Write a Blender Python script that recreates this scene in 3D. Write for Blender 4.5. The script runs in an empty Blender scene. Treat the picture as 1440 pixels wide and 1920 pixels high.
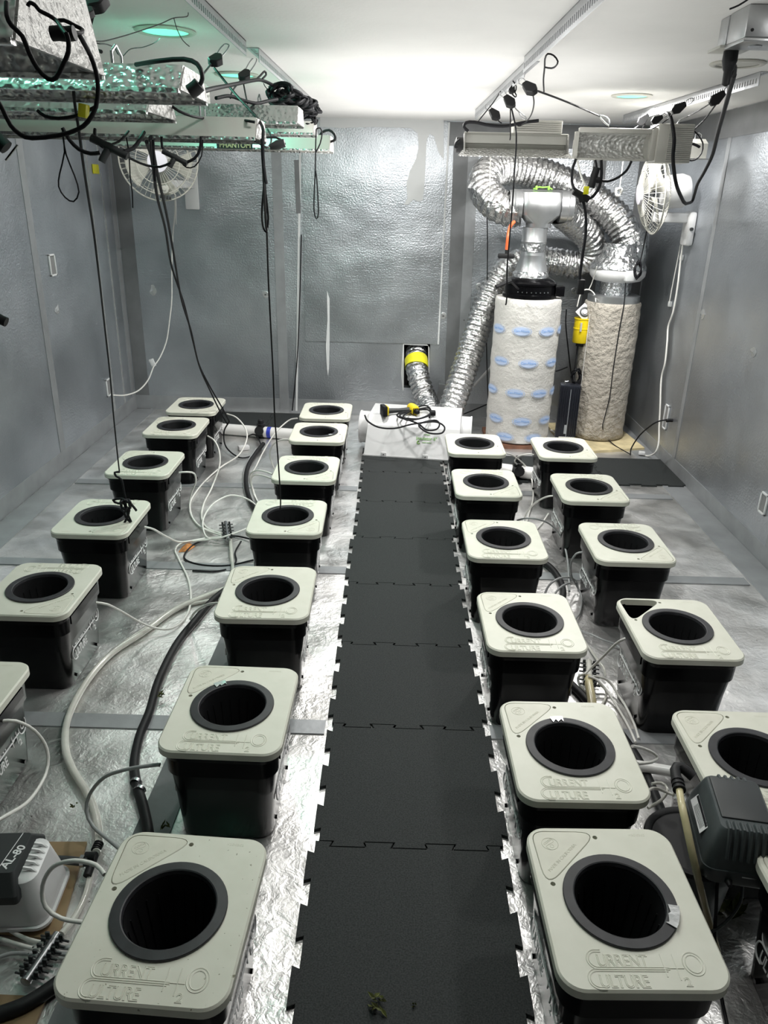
import bpy, bmesh, math, random
from mathutils import Vector, Matrix
random.seed(7)
PI = math.pi
SC = bpy.context.scene
COL = SC.collection
CEIL = 2.55
XL, XR, YB, YF = -2.46, 2.22, 7.2, -0.9      # the room's walls

# ------------------------------------------------------------------ camera
F, CH, ROLL = 1440.0, 1.98, 0.025
_Y = Vector((745-720, 362-960, F)).normalized()
_hd = Vector((math.cos(ROLL), math.sin(ROLL), 0))
_N = _Y.cross(_hd).normalized()
_U = -_N if _N.y > 0 else _N
_X = _Y.cross(_U)
if _X.x < 0: _X = -_X
CAM = Vector((0, 0, CH))
cam_data = bpy.data.cameras.new('camera'); cam = bpy.data.objects.new('camera', cam_data); COL.objects.link(cam)
cam_data.sensor_fit = 'VERTICAL'; cam_data.sensor_height = 36; cam_data.sensor_width = 27; cam_data.lens = 36*F/1920
cam_data.clip_start = 0.05
def _w(v): return Vector((_X.dot(v), _Y.dot(v), _U.dot(v)))
cx, cy, cz = _w(Vector((1,0,0))), _w(Vector((0,-1,0))), _w(Vector((0,0,-1)))
cam.matrix_world = Matrix(((cx.x,cy.x,cz.x,0),(cx.y,cy.y,cz.y,0),(cx.z,cy.z,cz.z,CH),(0,0,0,1)))
SC.camera = cam
def ray(px, py): return _w(Vector((px-720, py-960, F)))
def pz(px, py, z=0.0):
    d = ray(px, py); return CAM + d*((z-CH)/d.z)
def py_(px, py, y):
    d = ray(px, py); return CAM + d*(y/d.y)
def pxx(px, py, x):
    d = ray(px, py); return CAM + d*(x/d.x)

# ------------------------------------------------------------------ view, world, lights
SC.view_settings.view_transform = 'Standard'
try: SC.view_settings.look = 'None'
except Exception: pass
SC.view_settings.gamma = 1.0
SC.view_settings.use_curve_mapping = False
SC.view_settings.exposure = 0.0
SC.cycles.max_bounces = 10
SC.cycles.caustics_reflective = True
SC.cycles.sample_clamp_indirect = 4.0
try: SC.cycles.use_denoising = True
except Exception: pass
wd = bpy.data.worlds.new('world'); SC.world = wd; wd.use_nodes = True
wd.node_tree.nodes['Background'].inputs[0].default_value = (.9, .95, 1, 1)
wd.node_tree.nodes['Background'].inputs[1].default_value = 0.0
def disc_light(name, x, y, z, r, power, color=(1, 1, 1)):
    l = bpy.data.lights.new(name, 'AREA'); l.shape = 'DISK'; l.size = 2*r; l.energy = power; l.color = color
    o = bpy.data.objects.new(name, l); o.location = (x, y, z); COL.objects.link(o); return o
# recessed ceiling lamps: position, lit or not
DOWN = [(-0.93, 3.50, 1), (-0.88, 4.70, 1), (1.38, 5.20, 1), (1.50, 3.95, 0), (1.45, 2.3, 1), (-0.93, 2.72, 1), (-0.85, 1.60, 1)]
WHITE = (1.0, 0.99, 0.965)
TEAL = (.25, 1.0, .72)
for (x, y, on), pw, colr in zip(DOWN, (4.5, 4, 22, 0, 11, 2.2, 1.9), (TEAL, TEAL, WHITE, WHITE, WHITE, TEAL, TEAL)):
    if on: disc_light('downlight', x, y, CEIL-0.012, 0.075, pw, colr)
def fill_uplight(x, y, z, sx, sy, power):  # added upward fill that brightens the ceiling, no fixture stands here
    l = bpy.data.lights.new('fill_uplight', 'AREA'); l.shape = 'RECTANGLE'; l.size = sx; l.size_y = sy; l.energy = power; l.color = WHITE
    o = bpy.data.objects.new('fill_uplight', l); o.location = (x, y, z); o.rotation_euler = (PI, 0, 0); COL.objects.link(o)
fill_uplight(.25, 5.3, 2.03, 1.7, 3.0, 26)
fill_uplight(.25, 2.4, 2.03, 1.2, 2.6, 8)
for x, y, pw in ((-.05, 5.4, 40), (.1, 3.5, 22), (.1, 2.0, 10), (1.55, 5.7, 36), (-1.7, 5.6, 8)): disc_light('fill_disc', x, y, CEIL-.02, .10, pw, WHITE)  # added fill discs below the ceiling, not part of any lamp

# ------------------------------------------------------------------ materials
MATS = {}
def nt(name):
    m = bpy.data.materials.new(name); m.use_nodes = True
    t = m.node_tree; return m, t, t.nodes['Principled BSDF']
def mat(name, col, rough=0.5, metal=0.0, bump=None, spec=None, emit=None, alpha=None, trans=None, vary=None, coat=None):
    """bump=(kind, scale, strength, distance) ; vary=(scale, amount) mottles the thing's own colour"""
    if name in MATS: return MATS[name]
    m, t, b = nt(name); MATS[name] = m
    b.inputs['Base Color'].default_value = (*col, 1); b.inputs['Roughness'].default_value = rough; b.inputs['Metallic'].default_value = metal
    if spec is not None: b.inputs['Specular IOR Level'].default_value = spec
    if coat: b.inputs['Coat Weight'].default_value = coat
    if emit: b.inputs['Emission Color'].default_value = (*emit[:3], 1); b.inputs['Emission Strength'].default_value = emit[3]
    if trans is not None: b.inputs['Transmission Weight'].default_value = trans
    if alpha is not None: b.inputs['Alpha'].default_value = alpha
    tc = t.nodes.new('ShaderNodeTexCoord')
    if vary:
        n = t.nodes.new('ShaderNodeTexNoise'); n.inputs['Scale'].default_value = vary[0]; n.inputs['Detail'].default_value = 5
        r = t.nodes.new('ShaderNodeMapRange'); r.inputs[1].default_value = .3; r.inputs[2].default_value = .7
        r.inputs[3].default_value = 1-vary[1]; r.inputs[4].default_value = 1+vary[1]
        mx = t.nodes.new('ShaderNodeMix'); mx.data_type = 'RGBA'; mx.blend_type = 'MULTIPLY'; mx.inputs[0].default_value = 1
        mx.inputs[6].default_value = (*col, 1)
        t.links.new(tc.outputs['Object'], n.inputs['Vector']); t.links.new(n.outputs['Fac'], r.inputs[0]); t.links.new(r.outputs[0], mx.inputs[7])
        t.links.new(mx.outputs[2], b.inputs['Base Color'])
    if bump:
        bumps = bump if isinstance(bump[0], (list, tuple)) else [bump]
        prev = None
        for kind, sc, st, di in bumps:
            if kind == 'noise':
                n = t.nodes.new('ShaderNodeTexNoise'); n.inputs['Detail'].default_value = 4; out = 'Fac'
            else:
                n = t.nodes.new('ShaderNodeTexVoronoi'); out = 'Distance'
                if kind == 'smooth': n.feature = 'SMOOTH_F1'
                if kind == 'edge': n.feature = 'DISTANCE_TO_EDGE'
            n.inputs['Scale'].default_value = sc
            t.links.new(tc.outputs['Object'], n.inputs['Vector'])
            bp = t.nodes.new('ShaderNodeBump'); bp.inputs['Strength'].default_value = st; bp.inputs['Distance'].default_value = di
            t.links.new(n.outputs[out], bp.inputs['Height'])
            if prev: t.links.new(prev.outputs[0], bp.inputs['Normal'])
            prev = bp
        t.links.new(prev.outputs[0], b.inputs['Normal'])
    return m

def foil_wall():
    m, t, b = nt('foil_wall'); MATS['foil_wall'] = m
    tc = t.nodes.new('ShaderNodeTexCoord')
    b.inputs['Metallic'].default_value = 0.9
    def noise(sc, det=4, scale=None):
        n = t.nodes.new('ShaderNodeTexNoise'); n.inputs['Scale'].default_value = sc; n.inputs['Detail'].default_value = det
        if scale:
            mp = t.nodes.new('ShaderNodeMapping'); mp.inputs['Scale'].default_value = scale
            t.links.new(tc.outputs['Object'], mp.inputs[0]); t.links.new(mp.outputs[0], n.inputs['Vector'])
        else: t.links.new(tc.outputs['Object'], n.inputs['Vector'])
        return n
    cr = t.nodes.new('ShaderNodeValToRGB'); cr.color_ramp.elements[0].position = .35; cr.color_ramp.elements[1].position = .7
    cr.color_ramp.elements[0].color = (.42, .445, .475, 1); cr.color_ramp.elements[1].color = (.58, .605, .635, 1)
    n1 = noise(1.3, 6); t.links.new(n1.outputs['Fac'], cr.inputs[0]); t.links.new(cr.outputs[0], b.inputs['Base Color'])
    rr = t.nodes.new('ShaderNodeMapRange'); rr.inputs[1].default_value = .3; rr.inputs[2].default_value = .7; rr.inputs[3].default_value = .30; rr.inputs[4].default_value = .46
    n2 = noise(2.2, 5); t.links.new(n2.outputs['Fac'], rr.inputs[0]); t.links.new(rr.outputs[0], b.inputs['Roughness'])
    b1 = t.nodes.new('ShaderNodeBump'); b1.inputs['Strength'].default_value = .65; b1.inputs['Distance'].default_value = .004
    t.links.new(noise(75, 2).outputs['Fac'], b1.inputs['Height'])
    b2 = t.nodes.new('ShaderNodeBump'); b2.inputs['Strength'].default_value = .22; b2.inputs['Distance'].default_value = .006
    t.links.new(noise(9, 3, (1, 1, 7)).outputs['Fac'], b2.inputs['Height']); t.links.new(b1.outputs[0], b2.inputs['Normal'])
    b3 = t.nodes.new('ShaderNodeBump'); b3.inputs['Strength'].default_value = .45; b3.inputs['Distance'].default_value = .07
    t.links.new(noise(1.6, 2).outputs['Fac'], b3.inputs['Height']); t.links.new(b2.outputs[0], b3.inputs['Normal'])
    t.links.new(b3.outputs[0], b.inputs['Normal'])
    return m
def foil_floor():
    m, t, b = nt('foil_floor'); MATS['foil_floor'] = m
    tc = t.nodes.new('ShaderNodeTexCoord'); b.inputs['Metallic'].default_value = 0.88
    def noise(sc, det=4, dist=0.0):
        n = t.nodes.new('ShaderNodeTexNoise'); n.inputs['Scale'].default_value = sc; n.inputs['Detail'].default_value = det; n.inputs['Distortion'].default_value = dist
        t.links.new(tc.outputs['Object'], n.inputs['Vector']); return n
    cr = t.nodes.new('ShaderNodeValToRGB'); cr.color_ramp.elements[0].position = .32; cr.color_ramp.elements[1].position = .66
    cr.color_ramp.elements[0].color = (.50, .49, .475, 1); cr.color_ramp.elements[1].color = (.90, .89, .88, 1)
    t.links.new(noise(3.2, 7, .6).outputs['Fac'], cr.inputs[0])
    # specks of dirt with shapes of their own
    vo = t.nodes.new('ShaderNodeTexNoise'); vo.inputs['Scale'].default_value = 60; vo.inputs['Detail'].default_value = 2; t.links.new(tc.outputs['Object'], vo.inputs['Vector'])
    st = t.nodes.new('ShaderNodeMapRange'); st.inputs[1].default_value = .73; st.inputs[2].default_value = .76; st.inputs[3].default_value = 0; st.inputs[4].default_value = .8
    t.links.new(vo.outputs['Fac'], st.inputs[0])
    mx = t.nodes.new('ShaderNodeMix'); mx.data_type = 'RGBA'; mx.inputs[7].default_value = (.06, .05, .04, 1)
    t.links.new(st.outputs[0], mx.inputs[0]); t.links.new(cr.outputs[0], mx.inputs[6]); t.links.new(mx.outputs[2], b.inputs['Base Color'])
    rr = t.nodes.new('ShaderNodeMapRange'); rr.inputs[1].default_value = .35; rr.inputs[2].default_value = .65; rr.inputs[3].default_value = .30; rr.inputs[4].default_value = .50
    t.links.new(noise(6, 5).outputs['Fac'], rr.inputs[0]); t.links.new(rr.outputs[0], b.inputs['Roughness'])
    prev = None
    for n, s, d in ((noise(55, 5, .8), .45, .004), (noise(15, 4, 1.2), .40, .009), (noise(2.4, 2), .5, .05)):
        bp = t.nodes.new('ShaderNodeBump'); bp.inputs['Strength'].default_value = s; bp.inputs['Distance'].default_value = d
        t.links.new(n.outputs['Fac'], bp.inputs['Height'])
        if prev: t.links.new(prev.outputs[0], bp.inputs['Normal'])
        prev = bp
    t.links.new(prev.outputs[0], b.inputs['Normal'])
    return m
def lid_mat(name, specks):
    m, t, b = nt(name); MATS[name] = m
    tc = t.nodes.new('ShaderNodeTexCoord'); b.inputs['Roughness'].default_value = .42
    n = t.nodes.new('ShaderNodeTexNoise'); n.inputs['Scale'].default_value = 9; n.inputs['Detail'].default_value = 6; t.links.new(tc.outputs['Object'], n.inputs['Vector'])
    cr = t.nodes.new('ShaderNodeValToRGB'); cr.color_ramp.elements[0].position = .3; cr.color_ramp.elements[1].position = .7
    cr.color_ramp.elements[0].color = (.60, .60, .51, 1); cr.color_ramp.elements[1].color = (.68, .675, .59, 1)
    t.links.new(n.outputs['Fac'], cr.inputs[0])
    n2 = t.nodes.new('ShaderNodeTexNoise'); n2.inputs['Scale'].default_value = 70; n2.inputs['Detail'].default_value = 3; n2.inputs['Roughness'].default_value = .6
    t.links.new(tc.outputs['Object'], n2.inputs['Vector'])
    mr = t.nodes.new('ShaderNodeMapRange'); mr.inputs[1].default_value = specks; mr.inputs[2].default_value = specks+.02; mr.inputs[4].default_value = .8
    t.links.new(n2.outputs['Fac'], mr.inputs[0])
    mx = t.nodes.new('ShaderNodeMix'); mx.data_type = 'RGBA'; mx.inputs[7].default_value = (.13, .12, .06, 1)
    t.links.new(mr.outputs[0], mx.inputs[0]); t.links.new(cr.outputs[0], mx.inputs[6]); t.links.new(mx.outputs[2], b.inputs['Base Color'])
    return m
foil_wall(); foil_floor(); lid_mat('lid_plastic', .76); lid_mat('dirty_lid_plastic', .69)
mat('ceiling_paint', (.78, .77, .75), .85, bump=('noise', 60, .25, .004), vary=(3, .03))
mat('dark_paint', (.10, .10, .10), .8)
mat('gray_tape', (.30, .31, .32), .42, .35, bump=('noise', 30, .3, .003), vary=(6, .12))
mat('dark_tape', (.17, .175, .18), .5, .3, bump=('noise', 20, .3, .004), vary=(5, .15))
mat('clear_tape', (.55, .56, .56), .25, .6, bump=('noise', 25, .5, .004))
mat('rubber', (.028, .031, .031), .75, bump=('noise', 250, .35, .002), vary=(220, .45), spec=.2)
mat('black_plastic', (.003, .003, .0035), .2, spec=.16, vary=(6, .2))
mat('pot_plastic', (.010, .010, .011), .45, spec=.4)
mat('rim_plastic', (.017, .017, .020), .5, spec=.5, vary=(25, .35))
mat('black_rubber', (.010, .010, .011), .55, spec=.3)
mat('cord_black', (.008, .008, .010), .6, spec=.25)
mat('print_white', (.75, .75, .75), .5)
mat('tab_plastic', (.62, .61, .52), .45, vary=(14, .07))
mat('tube_white', (.72, .71, .67), .35, spec=.5)
mat('tube_gray', (.32, .33, .33), .35)
mat('clear_hose', (.74, .73, .67), .15, trans=.35, vary=(8, .15))
mat('yellow_hose', (.62, .55, .33), .25, trans=.15, vary=(12, .2))
mat('white_paint', (.63, .63, .63), .35)
mat('paper_white', (.62, .63, .63), .8)
mat('pvc', (.75, .74, .72), .3)
mat('cream_metal', (.52, .51, .47), .38, .15)
mat('hood_metal', (.46, .455, .42), .5, .25, vary=(5, .05))
mat('hood_speck', (.70, .70, .69), .25, .95, bump=('smooth', 75, .8, .006))
mat('hood_dimple', (.68, .68, .67), .30, .95, bump=('smooth', 72, 1.0, .010))
mat('hood_pale_dimple', (.80, .80, .78), .42, .6, bump=('smooth', 52, 1.0, .022))
mat('hood_crinkle', (.36, .355, .34), .42, .45, bump=('noise', 45, .9, .012))
mat('galvanised', (.55, .56, .57), .32, .9, bump=('noise', 14, .15, .01), vary=(7, .12))
mat('rail_metal', (.50, .51, .53), .35, .85, vary=(6, .08))
mat('duct_foil', (.64, .64, .64), .22, 1.0, bump=[('noise', 60, .8, .012), ('smooth', 22, .6, .02)])
mat('wrap_foil', (.55, .56, .57), .18, .95, bump=[('noise', 25, .9, .03), ('edge', 9, .6, .02)])
mat('fleece', (.60, .585, .555), .95, bump=[('noise', 35, .5, .012), ('noise', 160, .5, .005)], vary=(9, .06))
mat('fleece_brown', (.41, .375, .325), .95, bump=[('noise', 22, 1, .03), ('noise', 120, .7, .008)], vary=(8, .14))
mat('logo_blue', (.30, .47, .78), .9)
mat('logo_pale', (.46, .56, .76), .9)
mat('fan_plastic', (.50, .49, .44), .4)
mat('grey_plastic', (.052, .062, .064), .42, spec=.45, vary=(30, .1))
mat('dark_grey_plastic', (.028, .031, .032), .5)
mat('slat_black', (.03, .033, .045), .35, .5)
mat('wood_board', (.22, .15, .075), .6, vary=(5, .3))
mat('plywood', (.55, .46, .27), .75, vary=(9, .25))
mat('brown_wood', (.16, .07, .04), .7, vary=(12, .3))
mat('yellow_plastic', (.80, .60, .01), .35)
mat('yellow_tape', (.78, .74, .02), .4)
mat('orange_plastic', (.75, .13, .04), .45)
mat('steel', (.45, .46, .47), .25, .95)
mat('led_green', (.3, .9, .7), .4, emit=(.18, .80, .55, 1.0))
mat('dark_hole', (.012, .012, .012), .9)
mat('leaf', (.075, .085, .02), .7, vary=(60, .4))
mat('dry_leaf', (.45, .17, .04), .6, vary=(40, .4))
mat('lens_lilac', (.72, .70, .76), .35)
mat('green_print', (.25, .48, .16), .6)
mat('grey_print', (.30, .32, .34), .6)
mat('blue_paint', (.03, .05, .42), .4)
mat('red_paint', (.6, .04, .05), .5)
mat('green_clip', (.20, .45, .05), .4)
mat('inner_board', (.20, .20, .20), .6)

# ------------------------------------------------------------------ mesh building helpers
class MB:
    def __init__(s): s.v = []; s.f = []
    def add(s, vs, fs, M=None):
        n = len(s.v)
        s.v += [tuple(M @ Vector(v)) if M else tuple(v) for v in vs]
        s.f += [tuple(i+n for i in f) for f in fs]; return s
    def box(s, x0, x1, y0, y1, z0, z1, M=None, bev=0.0, seg=2):
        if bev > 0:
            bm = bmesh.new(); bmesh.ops.create_cube(bm, size=1)
            for v in bm.verts: v.co = Vector(((x0+x1)/2+v.co.x*(x1-x0), (y0+y1)/2+v.co.y*(y1-y0), (z0+z1)/2+v.co.z*(z1-z0)))
            bmesh.ops.bevel(bm, geom=list(bm.edges), offset=bev, segments=seg, affect='EDGES', profile=.5)
            bm.verts.index_update(); s.add([v.co[:] for v in bm.verts], [[v.index for v in f.verts] for f in bm.faces], M); bm.free(); return s
        vs = [(x0,y0,z0),(x1,y0,z0),(x1,y1,z0),(x0,y1,z0),(x0,y0,z1),(x1,y0,z1),(x1,y1,z1),(x0,y1,z1)]
        return s.add(vs, [(0,3,2,1),(4,5,6,7),(0,1,5,4),(1,2,6,5),(2,3,7,6),(3,0,4,7)], M)
    def loft(s, loops, cap0=True, cap1=True, M=None, closed=True):
        n = len(loops[0]); vs = [p for l in loops for p in l]; fs = []
        for k in range(len(loops)-1):
            for i in range(n if closed else n-1):
                j = (i+1) % n; fs.append((k*n+i, k*n+j, (k+1)*n+j, (k+1)*n+i))
        if cap0: fs.append(tuple(reversed(range(n))))
        if cap1: fs.append(tuple((len(loops)-1)*n+i for i in range(n)))
        return s.add(vs, fs, M)
    def lathe(s, prof, n=40, M=None, cap0=True, cap1=True, wob=0.0, seed=1):
        rnd = random.Random(seed); loops = []
        ph = [rnd.uniform(0, 6.28) for _ in range(12)]
        for k, (r, z) in enumerate(prof):
            l = []
            for i in range(n):
                a = 2*PI*i/n; rr = r
                if wob: rr = r + wob*(math.sin(3*a+ph[k % 12])+.6*math.sin(5*a+ph[(k*5) % 12]))
                l.append((rr*math.cos(a), rr*math.sin(a), z))
            loops.append(l)
        return s.loft(loops, cap0, cap1, M)
    def tube(s, pts, r, n=8, rf=None, cap=True, M=None):
        pts = [Vector(p) for p in pts]; N = len(pts); loops = []
        t0 = (pts[1]-pts[0]).normalized(); ref = Vector((0,0,1)) if abs(t0.z) < .9 else Vector((1,0,0))
        u = t0.cross(ref).normalized()
        for k in range(N):
            t = (pts[min(k+1,N-1)]-pts[max(k-1,0)])
            t = t.normalized() if t.length > 1e-9 else t0
            u = (u - t*u.dot(t)); u = u.normalized() if u.length > 1e-6 else t.orthogonal().normalized()
            w = t.cross(u); rr = rf(k, N) if rf else r
            loops.append([tuple(pts[k]+(u*math.cos(2*PI*i/n)+w*math.sin(2*PI*i/n))*(rr if not callable(rr) else rr(i))) for i in range(n)])
        return s.loft(loops, cap, cap, M)
    def plate(s, outer, holes, z0, z1, bev=0.0, M=None):
        bm = bmesh.new()
        def loop(pts, z): 
            vs = [bm.verts.new((p[0], p[1], z)) for p in pts]
            return vs, [bm.edges.new((vs[i], vs[(i+1) % len(vs)])) for i in range(len(vs))]
        def inset(pts, d):
            n = len(pts); out = []
            area = sum(pts[i][0]*pts[(i+1)%n][1]-pts[(i+1)%n][0]*pts[i][1] for i in range(n))
            sg = 1 if area > 0 else -1
            for i in range(n):
                a, b, c = Vector(pts[i-1]), Vector(pts[i]), Vector(pts[(i+1)%n])
                e1 = (b-a).normalized(); e2 = (c-b).normalized()
                n1 = Vector((-e1.y, e1.x))*sg; n2 = Vector((-e2.y, e2.x))*sg
                m = (n1+n2); m = m.normalized() if m.length > 1e-6 else n1
                out.append(tuple(b+m*d/max(.5, m.dot(n1))))
            return out
        top = inset(outer, bev) if bev else outer
        rings = []
        for zz, o in ((z1, top), (z0, outer)):
            vo, eo = loop(o, zz); es = list(eo); hv = []
            for h in holes: v, e = loop(h, zz); es += e; hv.append(v)
            bmesh.ops.triangle_fill(bm, use_beauty=True, use_dissolve=False, edges=es, normal=(0,0,1 if zz == z1 else -1))
            rings.append((vo, hv))
        def bridge(a, b):
            n = len(a)
            for i in range(n):
                j = (i+1) % n
                try: bm.faces.new((a[i], a[j], b[j], b[i]))
                except ValueError: pass
        (to, th), (bo, bh) = rings
        if bev:
            mid = [bm.verts.new((p[0], p[1], z1-bev)) for p in outer]; bridge(bo, mid); bridge(mid, to)
        else: bridge(bo, to)
        for a, b in zip(th, bh): bridge(a, b)
        bmesh.ops.recalc_face_normals(bm, faces=bm.faces)
        bm.verts.index_update(); s.add([v.co[:] for v in bm.verts], [[v.index for v in f.verts] for f in bm.faces], M); bm.free(); return s
    def text(s, txt, size, M, ext=0.0004, outline=0.0, spacing=1.0, align='LEFT', bend=None):
        c = bpy.data.curves.new('t', 'FONT'); c.body = txt; c.size = size; c.space_character = spacing; c.align_x = align; c.resolution_u = 4
        if outline: c.fill_mode = 'NONE'; c.bevel_depth = outline; c.bevel_resolution = 1
        else: c.extrude = ext; c.offset = size*.018
        o = bpy.data.objects.new('t', c); COL.objects.link(o)
        dg = bpy.context.evaluated_depsgraph_get(); dg.update()
        me = bpy.data.meshes.new_from_object(o.evaluated_get(dg))
        vs = [v.co.copy() for v in me.vertices]
        if bend: vs = [bend(v) for v in vs]
        s.add([v[:] for v in vs], [list(p.vertices) for p in me.polygons], M)
        bpy.data.objects.remove(o); bpy.data.meshes.remove(me); bpy.data.curves.remove(c); return s
    def mesh(s, name, m, off=Vector((0,0,0)), ang=35):
        me = bpy.data.meshes.new(name)
        me.from_pydata([(v[0]-off[0], v[1]-off[1], v[2]-off[2]) for v in s.v], [], s.f)
        me.validate(); me.update()
        me.materials.append(MATS[m])
        me.shade_smooth(); me.set_sharp_from_angle(angle=math.radians(ang))
        return me
    def part(s, name, m, parent, world=False, label=None, ang=35, kind=None):
        """a part of a thing; world=True: coordinates were given in room space"""
        off = world_loc(parent) if world else Vector((0,0,0))
        o = bpy.data.objects.new(name, s.mesh(name, m, off, ang)); COL.objects.link(o); o.parent = parent
        if label: o['label'] = label
        if kind: o['kind'] = kind
        return o
    def solo(s, name, m, label=None, cat=None, group=None, kind=None, ang=35):
        xs = [v[0] for v in s.v]; ys = [v[1] for v in s.v]; zs = [v[2] for v in s.v]
        off = Vector(((min(xs)+max(xs))/2, (min(ys)+max(ys))/2, min(zs)))
        o = bpy.data.objects.new(name, s.mesh(name, m, off, ang)); o.location = off; COL.objects.link(o)
        tag(o, label, cat, group, kind); return o
def world_loc(o):
    l = Vector((0,0,0))
    while o: l += o.location; o = o.parent
    return l
def tag(o, label=None, cat=None, group=None, kind=None):
    if label: o['label'] = label
    if cat: o['category'] = cat
    if group: o['group'] = group
    if kind: o['kind'] = kind
def thing(name, loc, label, cat, group=None, rz=0.0):
    o = bpy.data.objects.new(name, None); o.location = loc; o.rotation_euler = (0,0,rz); o.empty_display_size = .1
    COL.objects.link(o); tag(o, label, cat, group); return o
def copy_tree(o, parent=None):
    c = o.copy(); COL.objects.link(c); c.parent = parent
    for ch in list(o.children): copy_tree(ch, c)
    return c
def rrect(w, d, r, z=None, n=6, cx=0, cy=0):
    pts = []
    for qx, qy, a0 in ((1,1,0),(-1,1,90),(-1,-1,180),(1,-1,270)):
        for k in range(n+1):
            a = math.radians(a0+90*k/n)
            p = (cx+qx*(w/2-r)+r*math.cos(a), cy+qy*(d/2-r)+r*math.sin(a)); pts.append(p if z is None else (*p, z))
    return pts
def circle(cx, cy, r, n=40, z=None):
    return [((cx+r*math.cos(2*PI*i/n), cy+r*math.sin(2*PI*i/n)) if z is None else (cx+r*math.cos(2*PI*i/n), cy+r*math.sin(2*PI*i/n), z)) for i in range(n)]
def smooth(pts, step=0.02, maxn=400):
    """Catmull-Rom through the points, resampled"""
    P = [Vector(p) for p in pts]
    if len(P) == 2: P = [P[0], (P[0]+P[1])/2, P[1]]
    P = [P[0]*2-P[1]] + P + [P[-1]*2-P[-2]]
    L = sum((P[i+1]-P[i]).length for i in range(1, len(P)-2)); out = []
    step = max(step, L/maxn)
    for i in range(1, len(P)-2):
        p0, p1, p2, p3 = P[i-1:i+3]; n = max(2, int((p2-p1).length/step))
        for k in range(n):
            t = k/n
            out.append(.5*((2*p1)+(p2-p0)*t+(2*p0-5*p1+4*p2-p3)*t*t+(3*p1-p0-3*p2+p3)*t**3))
    out.append(P[-2]); return out
T = Matrix.Translation
def R(a, ax): return Matrix.Rotation(math.radians(a), 4, ax)

# ------------------------------------------------------------------ the room
def quadbox(x0,x1,y0,y1,z0,z1): return MB().box(x0,x1,y0,y1,z0,z1)
quadbox(XL-.1, XR+.1, YF-.1, YB+.3, -.1, 0).solo('floor', 'foil_floor', kind='structure')
quadbox(XL-.1, XR+.1, YF-.1, YB+.3, CEIL, CEIL+.1).solo('ceiling', 'ceiling_paint', kind='structure')
quadbox(XL-.1, XL, YF, YB, 0, CEIL).solo('wall_left', 'foil_wall', kind='structure')
quadbox(XR, XR+.1, YF, YB, 0, CEIL).solo('wall_right', 'foil_wall', kind='structure')
quadbox(XL, XR, YF-.1, YF, 0, CEIL).solo('wall_front', 'dark_paint', kind='structure')
hA, hB = py_(757, 640, YB), py_(803, 728, YB)          # opening for the duct in the back wall
hx0, hx1, hz1, hz0 = hA.x, hB.x, hA.z, hB.z
wb = MB()
wb.box(XL, hx0, YB, YB+.1, 0, CEIL); wb.box(hx1, XR, YB, YB+.1, 0, CEIL)
wb.box(hx0, hx1, YB, YB+.1, 0, hz0); wb.box(hx0, hx1, YB, YB+.1, hz1, CEIL)
wb.box(hx0-.02, hx1+.02, YB+.25, YB+.27, hz0-.02, hz1+.02)
wb.solo('wall_back', 'foil_wall', kind='structure')
ob = MB()
ob.box(hx0-.01, hx0, YB+.1, YB+.25, hz0, hz1); ob.box(hx1, hx1+.01, YB+.1, YB+.25, hz0, hz1)
ob.box(hx0, hx1, YB+.1, YB+.25, hz1, hz1+.01); ob.box(hx0, hx1, YB+.1, YB+.25, hz0-.01, hz0); ob.box(hx0, hx1, YB+.235, YB+.249, hz0, hz1)
ob.solo('trim_1', 'dark_hole', kind='structure')
ntrim = [1]
def trim(mb, m='gray_tape'):
    ntrim[0] += 1; return mb.solo('trim_%d' % ntrim[0], m, kind='structure')
TT = .0018
def tape_back(pts, w, m='gray_tape'):      # vertical or slanted strip on the back wall, between pixels
    a, b = (py_(*p, YB) for p in pts); trim(strip(a, b, w, (0,-1,0)), m)
def strip(a, b, w, nrm):
    a, b, nv = Vector(a), Vector(b), Vector(nrm); d = (b-a).normalized(); s = d.cross(nv).normalized()*w/2
    o = nv*(TT+.00022*ntrim[0]); mb = MB(); lo = [a-s, a+s, b+s, b-s]
    mb.add([tuple(p) for p in lo]+[tuple(p+o) for p in lo], [(0,1,2,3),(7,6,5,4),(0,4,5,1),(1,5,6,2),(2,6,7,3),(3,7,4,0)]); return mb
# left corner and base tapes, dark strip up the right back corner
trim(strip((XL+.07, YB, 0), (XL+.07, YB, CEIL), .13, (0,-1,0)), 'dark_tape')
trim(strip((XR-.09, YB, 0), (XR-.09, YB, CEIL), .16, (0,-1,0)), 'dark_tape')
trim(strip((XL, YB-.06, 0), (XL, YB-.06, CEIL), .10, (1,0,0)))
for yy, w, m in ((6.62, .05, 'clear_tape'), (6.9, .03, 'clear_tape'), (5.47, .09, 'gray_tape')):
    trim(strip((XL, yy, 0), (XL, yy, CEIL), w, (1,0,0)), m)
for yy, w, m in ((5.75, .06, 'gray_tape'), (4.08, .09, 'gray_tape')):
    trim(strip((XR, yy, 0), (XR, yy, CEIL), w, (-1,0,0)), m)
trim(strip((XL, YF, .07), (XL, YB, .07), .13, (1,0,0)))
trim(strip((XR, YF, .06), (XR, YB, .06), .11, (-1,0,0)))
trim(strip((XL, YB, .07), (XR, YB, .07), .13, (0,-1,0)))
trim(strip((XL+.10, YF, 0), (XL+.10, YB-.02, 0), .18, (0,0,1)))
trim(strip((XR-.09, YF, 0), (XR-.09, YB-.02, 0), .17, (0,0,1)))
trim(strip((XR, YF, CEIL-.09), (XR, YB, CEIL-.09), .17, (-1,0,0)), 'dark_tape')
trim(strip((.40, YB, CEIL-.10), (XR, YB, CEIL-.10), .18, (0,-1,0)), 'dark_tape')
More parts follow.
